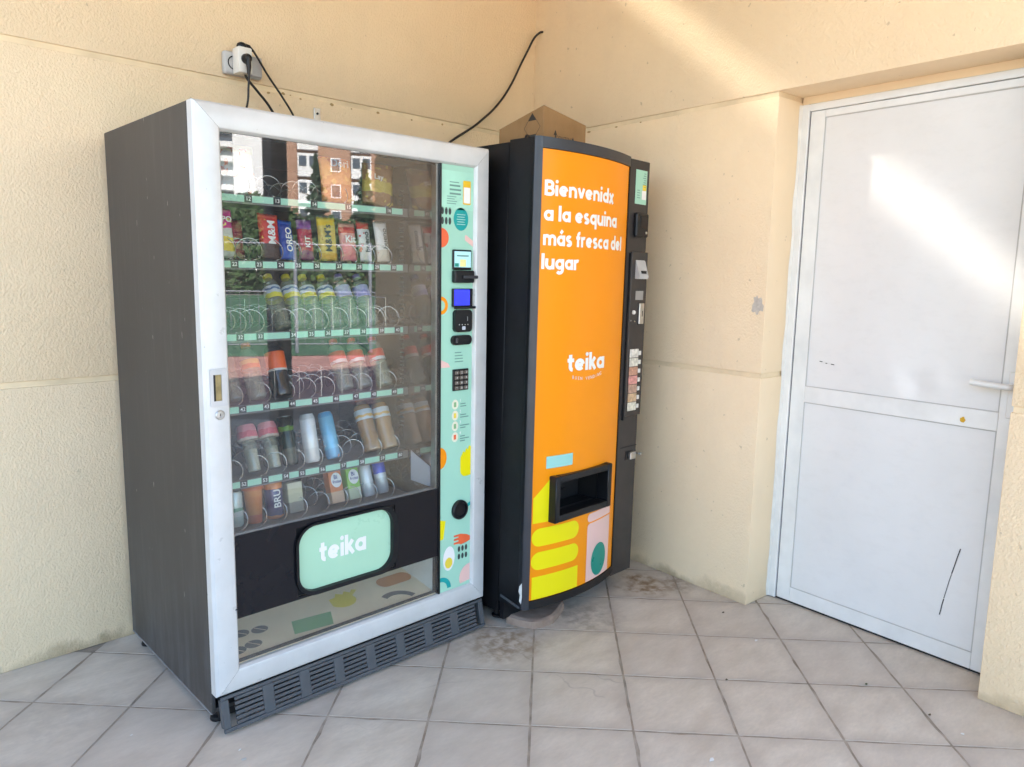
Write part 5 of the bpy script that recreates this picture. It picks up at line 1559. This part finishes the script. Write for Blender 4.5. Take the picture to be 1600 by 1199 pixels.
# brick apartment block with white bays
bk_ = NT('orange_brick')
pos = bk_.coord('Object')
tb = bk_.new('ShaderNodeTexBrick')
tb.inputs['Color1'].default_value = (0.40, 0.125, 0.060, 1); tb.inputs['Color2'].default_value = (0.47, 0.165, 0.08, 1); tb.inputs['Mortar'].default_value = (0.34, 0.20, 0.14, 1)
tb.inputs['Scale'].default_value = 4.0
bk_.link(pos, tb.inputs['Vector'])
setp(bk_, tb.outputs['Color'], 0.9)
whm = plain('white_facade', (0.70, 0.70, 0.72), 0.7, 0, 0.05, 0.4)
winm = plain('dark_window_glass', (0.05, 0.07, 0.10), 0.1)
def block(name, label, dist, ang0, ang1, height, storey, matw, bays, winw, base=0.0):
    a = OP(dist, ang0); b = OP(dist, ang1)
    u = (b-a).normalized(); L = (b-a).length
    n = Vector((-u.y, u.x, 0))
    if n.dot(OC_-a) < 0: n = -n
    yaw = math.atan2(u.y, u.x)
    e = empty(name, tuple(a), (0, 0, yaw))
    tag(e, label, 'building')
    sgn = 1 if (Matrix.Rotation(yaw, 3, 'Z') @ Vector((0, 1, 0))).dot(n) > 0 else -1
    w_ = MB()
    w_.box(0, L, min(0, -sgn*12), max(0, -sgn*12), 0, height)
    w_.build('wall', matw, e)
    MB().box(-0.4, L+0.4, min(sgn*0.4, -sgn*12.4), max(sgn*0.4, -sgn*12.4), height, height+0.8).build('parapet', whm, e)
    k = 0
    z = 3.0
    while z+storey <= height+0.2:
        for bx_, kind in bays:
            x = bx_*L
            if kind == 'bay':
                y0, y1 = sorted((sgn*0.02, sgn*1.1))
                f_ = MB().box(x-winw, x+winw, y0, y1, z, z+storey*0.86).build('bay', whm, e)
                for q_ in (-0.5, 0.5):
                    yy = sorted((sgn*1.11, sgn*1.16))
                    MB().box(x+winw*(q_-0.36), x+winw*(q_+0.36), yy[0], yy[1], z+storey*0.38, z+storey*0.76).build('window', winm, f_)
            elif kind == 'win':
                yy = sorted((sgn*0.02, sgn*0.10))
                f_ = MB().box(x-winw*0.5, x+winw*0.5, yy[0], yy[1], z+storey*0.25, z+storey*0.78).build('window_frame', whm, e)
                yy = sorted((sgn*0.11, sgn*0.14))
                MB().box(x-winw*0.4, x+winw*0.4, yy[0], yy[1], z+storey*0.30, z+storey*0.73).build('window', winm, f_)
            else:
                yy = sorted((sgn*0.02, sgn*1.4))
                MB().box(x-winw, x+winw, yy[0], yy[1], z, z+storey*0.38).build('balcony', whm, e)
                yy = sorted((sgn*0.03, sgn*0.10))
                MB().box(x-winw, x+winw, yy[0], yy[1], z+storey*0.42, z+storey*0.95).build('window', winm, e)
        z += storey
    return e
ANG0 = 29.08     # direction of E1, degrees from -y towards +x
block('apartment_block', 'orange brick apartment block with white bays, mirrored in the glass', 92, 27.3-ANG0, 41-ANG0, 27, 3.0, bk_.m, ((0.115, 'bay'), (0.255, 'win'), (0.385, 'bay'), (0.55, 'win'), (0.70, 'bay'), (0.88, 'win')), 1.15)
block('tower_block', 'white tower block with stacked balconies, mirrored at the left of the glass', 175, 21.0-ANG0, 25.9-ANG0, 62, 3.0, whm, ((0.22, 'balcony'), (0.45, 'balcony')), 1.9)

# trees by the court
lf = plain('conifer_needles', (0.035, 0.070, 0.035), 0.8, 0, 0.35, 2)
lf2 = plain('broad_leaves', (0.05, 0.095, 0.030), 0.75, 0, 0.35, 2)
bark = plain('bark', (0.10, 0.07, 0.05), 0.9, 0, 0.3, 6)
def tree(name, label, p, h, r, conifer, mat):
    e = empty(name, tuple(p))
    tag(e, label, 'tree', 'trees beyond the porch')
    tr_ = MB()
    tr_.tube([(0, 0, 0), (0.05, 0.03, h*0.4), (0, 0, h*0.92)], [h*0.022, h*0.014, h*0.003], 7)
    for k in range(9):
        a = k*2.4; z = h*(0.25+0.06*k)
        tr_.tube([(0, 0, z), (math.cos(a)*r*0.6, math.sin(a)*r*0.6, z+h*0.05)], [h*0.006, h*0.002], 5)
    tr_.build('trunk', bark, e)
    rr = random.Random(int(h*100))
    vs, fs = [], []
    for k in range(2600):
        if conifer:
            t = rr.random()**0.7
            z = h*(0.12+0.88*(1-t))
            tier = 0.72+0.28*math.sin(z*9)
            rad = r*t*tier*(0.35+0.65*rr.random()**0.5)
            a = rr.uniform(0, 2*math.pi)
            c = Vector((rad*math.cos(a), rad*math.sin(a), z-rad*0.25))
        else:
            v = Vector((rr.gauss(0, 1), rr.gauss(0, 1), rr.gauss(0, 1))).normalized()
            lump = 0.72+0.28*math.sin(v.x*4+v.z*5+h)*math.cos(v.y*5)
            c = v*r*lump*(0.5+0.5*rr.random()**0.4)
            c.z = c.z*0.8+h-r*0.8
        s = r*0.10*rr.uniform(0.6, 1.3)
        q_ = Vector((rr.gauss(0, 1), rr.gauss(0, 1), rr.gauss(0, 1))).normalized()
        t1 = q_.orthogonal().normalized()*s; t2 = q_.cross(t1).normalized()*s*0.6
        b0 = len(vs)
        vs += [c-t1, c+t2, c+t1, c-t2]
        fs.append((b0, b0+1, b0+2, b0+3))
    me = bpy.data.meshes.new('crown')
    me.from_pydata([tuple(v) for v in vs], [], fs)
    obj('crown', me, e, mat)
tree('conifer_tree', 'dark slim conifer before the brick block, mirrored in the glass', OP(55, 29.45-ANG0), 9.4, 1.9, True, lf)
tree('conifer_tree', 'dark conifer at the right of the mirrored brick block', OP(50, 32.9-ANG0), 8.3, 2.0, True, lf)
for k, (d, an, h, r, w_) in enumerate(((48, 24.0, 6.2, 2.6, 'round green tree left of the mirrored tower block foot'), (60, 26.3, 6.6, 3.0, 'round green tree behind the mirrored dark pillar'), (62, 28.3, 5.6, 2.5, 'low green tree left of the slim mirrored conifer'), (58, 31.2, 5.6, 2.6, 'low green tree between the two mirrored conifers'), (54, 35.6, 6.4, 3.0, 'green tree hidden past the end of the door wall'), (50, 21.5, 5.8, 2.8, 'green tree at the far left of the mirrored court'))):
    tree('round_tree', w_, OP(d, an-ANG0), h, r, False, lf2)

hd_e = empty('hedge', tuple(OP(44, 0)))
tag(hd_e, 'clipped green hedge along the far side of the court, mirrored in the glass', 'hedge')
rr = random.Random(5)
vs, fs = [], []
for k in range(9000):
    c = S1*rr.uniform(-14, 14) + E1*rr.uniform(-0.6, 0.6)*1.0 + Vector((0, 0, rr.uniform(0.0, 1.0)*(2.9+0.35*math.sin(k*0.7))))
    q_ = Vector((rr.gauss(0, 1), rr.gauss(0, 1), rr.gauss(0, 1))).normalized()
    s_ = rr.uniform(0.14, 0.30)
    t1 = q_.orthogonal().normalized()*s_; t2 = q_.cross(t1).normalized()*s_*0.6
    b0 = len(vs)
    vs += [c-t1, c+t2, c+t1, c-t2]; fs.append((b0, b0+1, b0+2, b0+3))
me = bpy.data.meshes.new('foliage')
me.from_pydata([tuple(v) for v in vs], [], fs)
obj('foliage', me, hd_e, lf2)
for k in range(-9, 10):
    p = S1*(k*1.5)
    MB().tube([tuple(p), tuple(p+Vector((0.05, 0, 2.0)))], [0.05, 0.02], 5).build('stem', bark, hd_e)
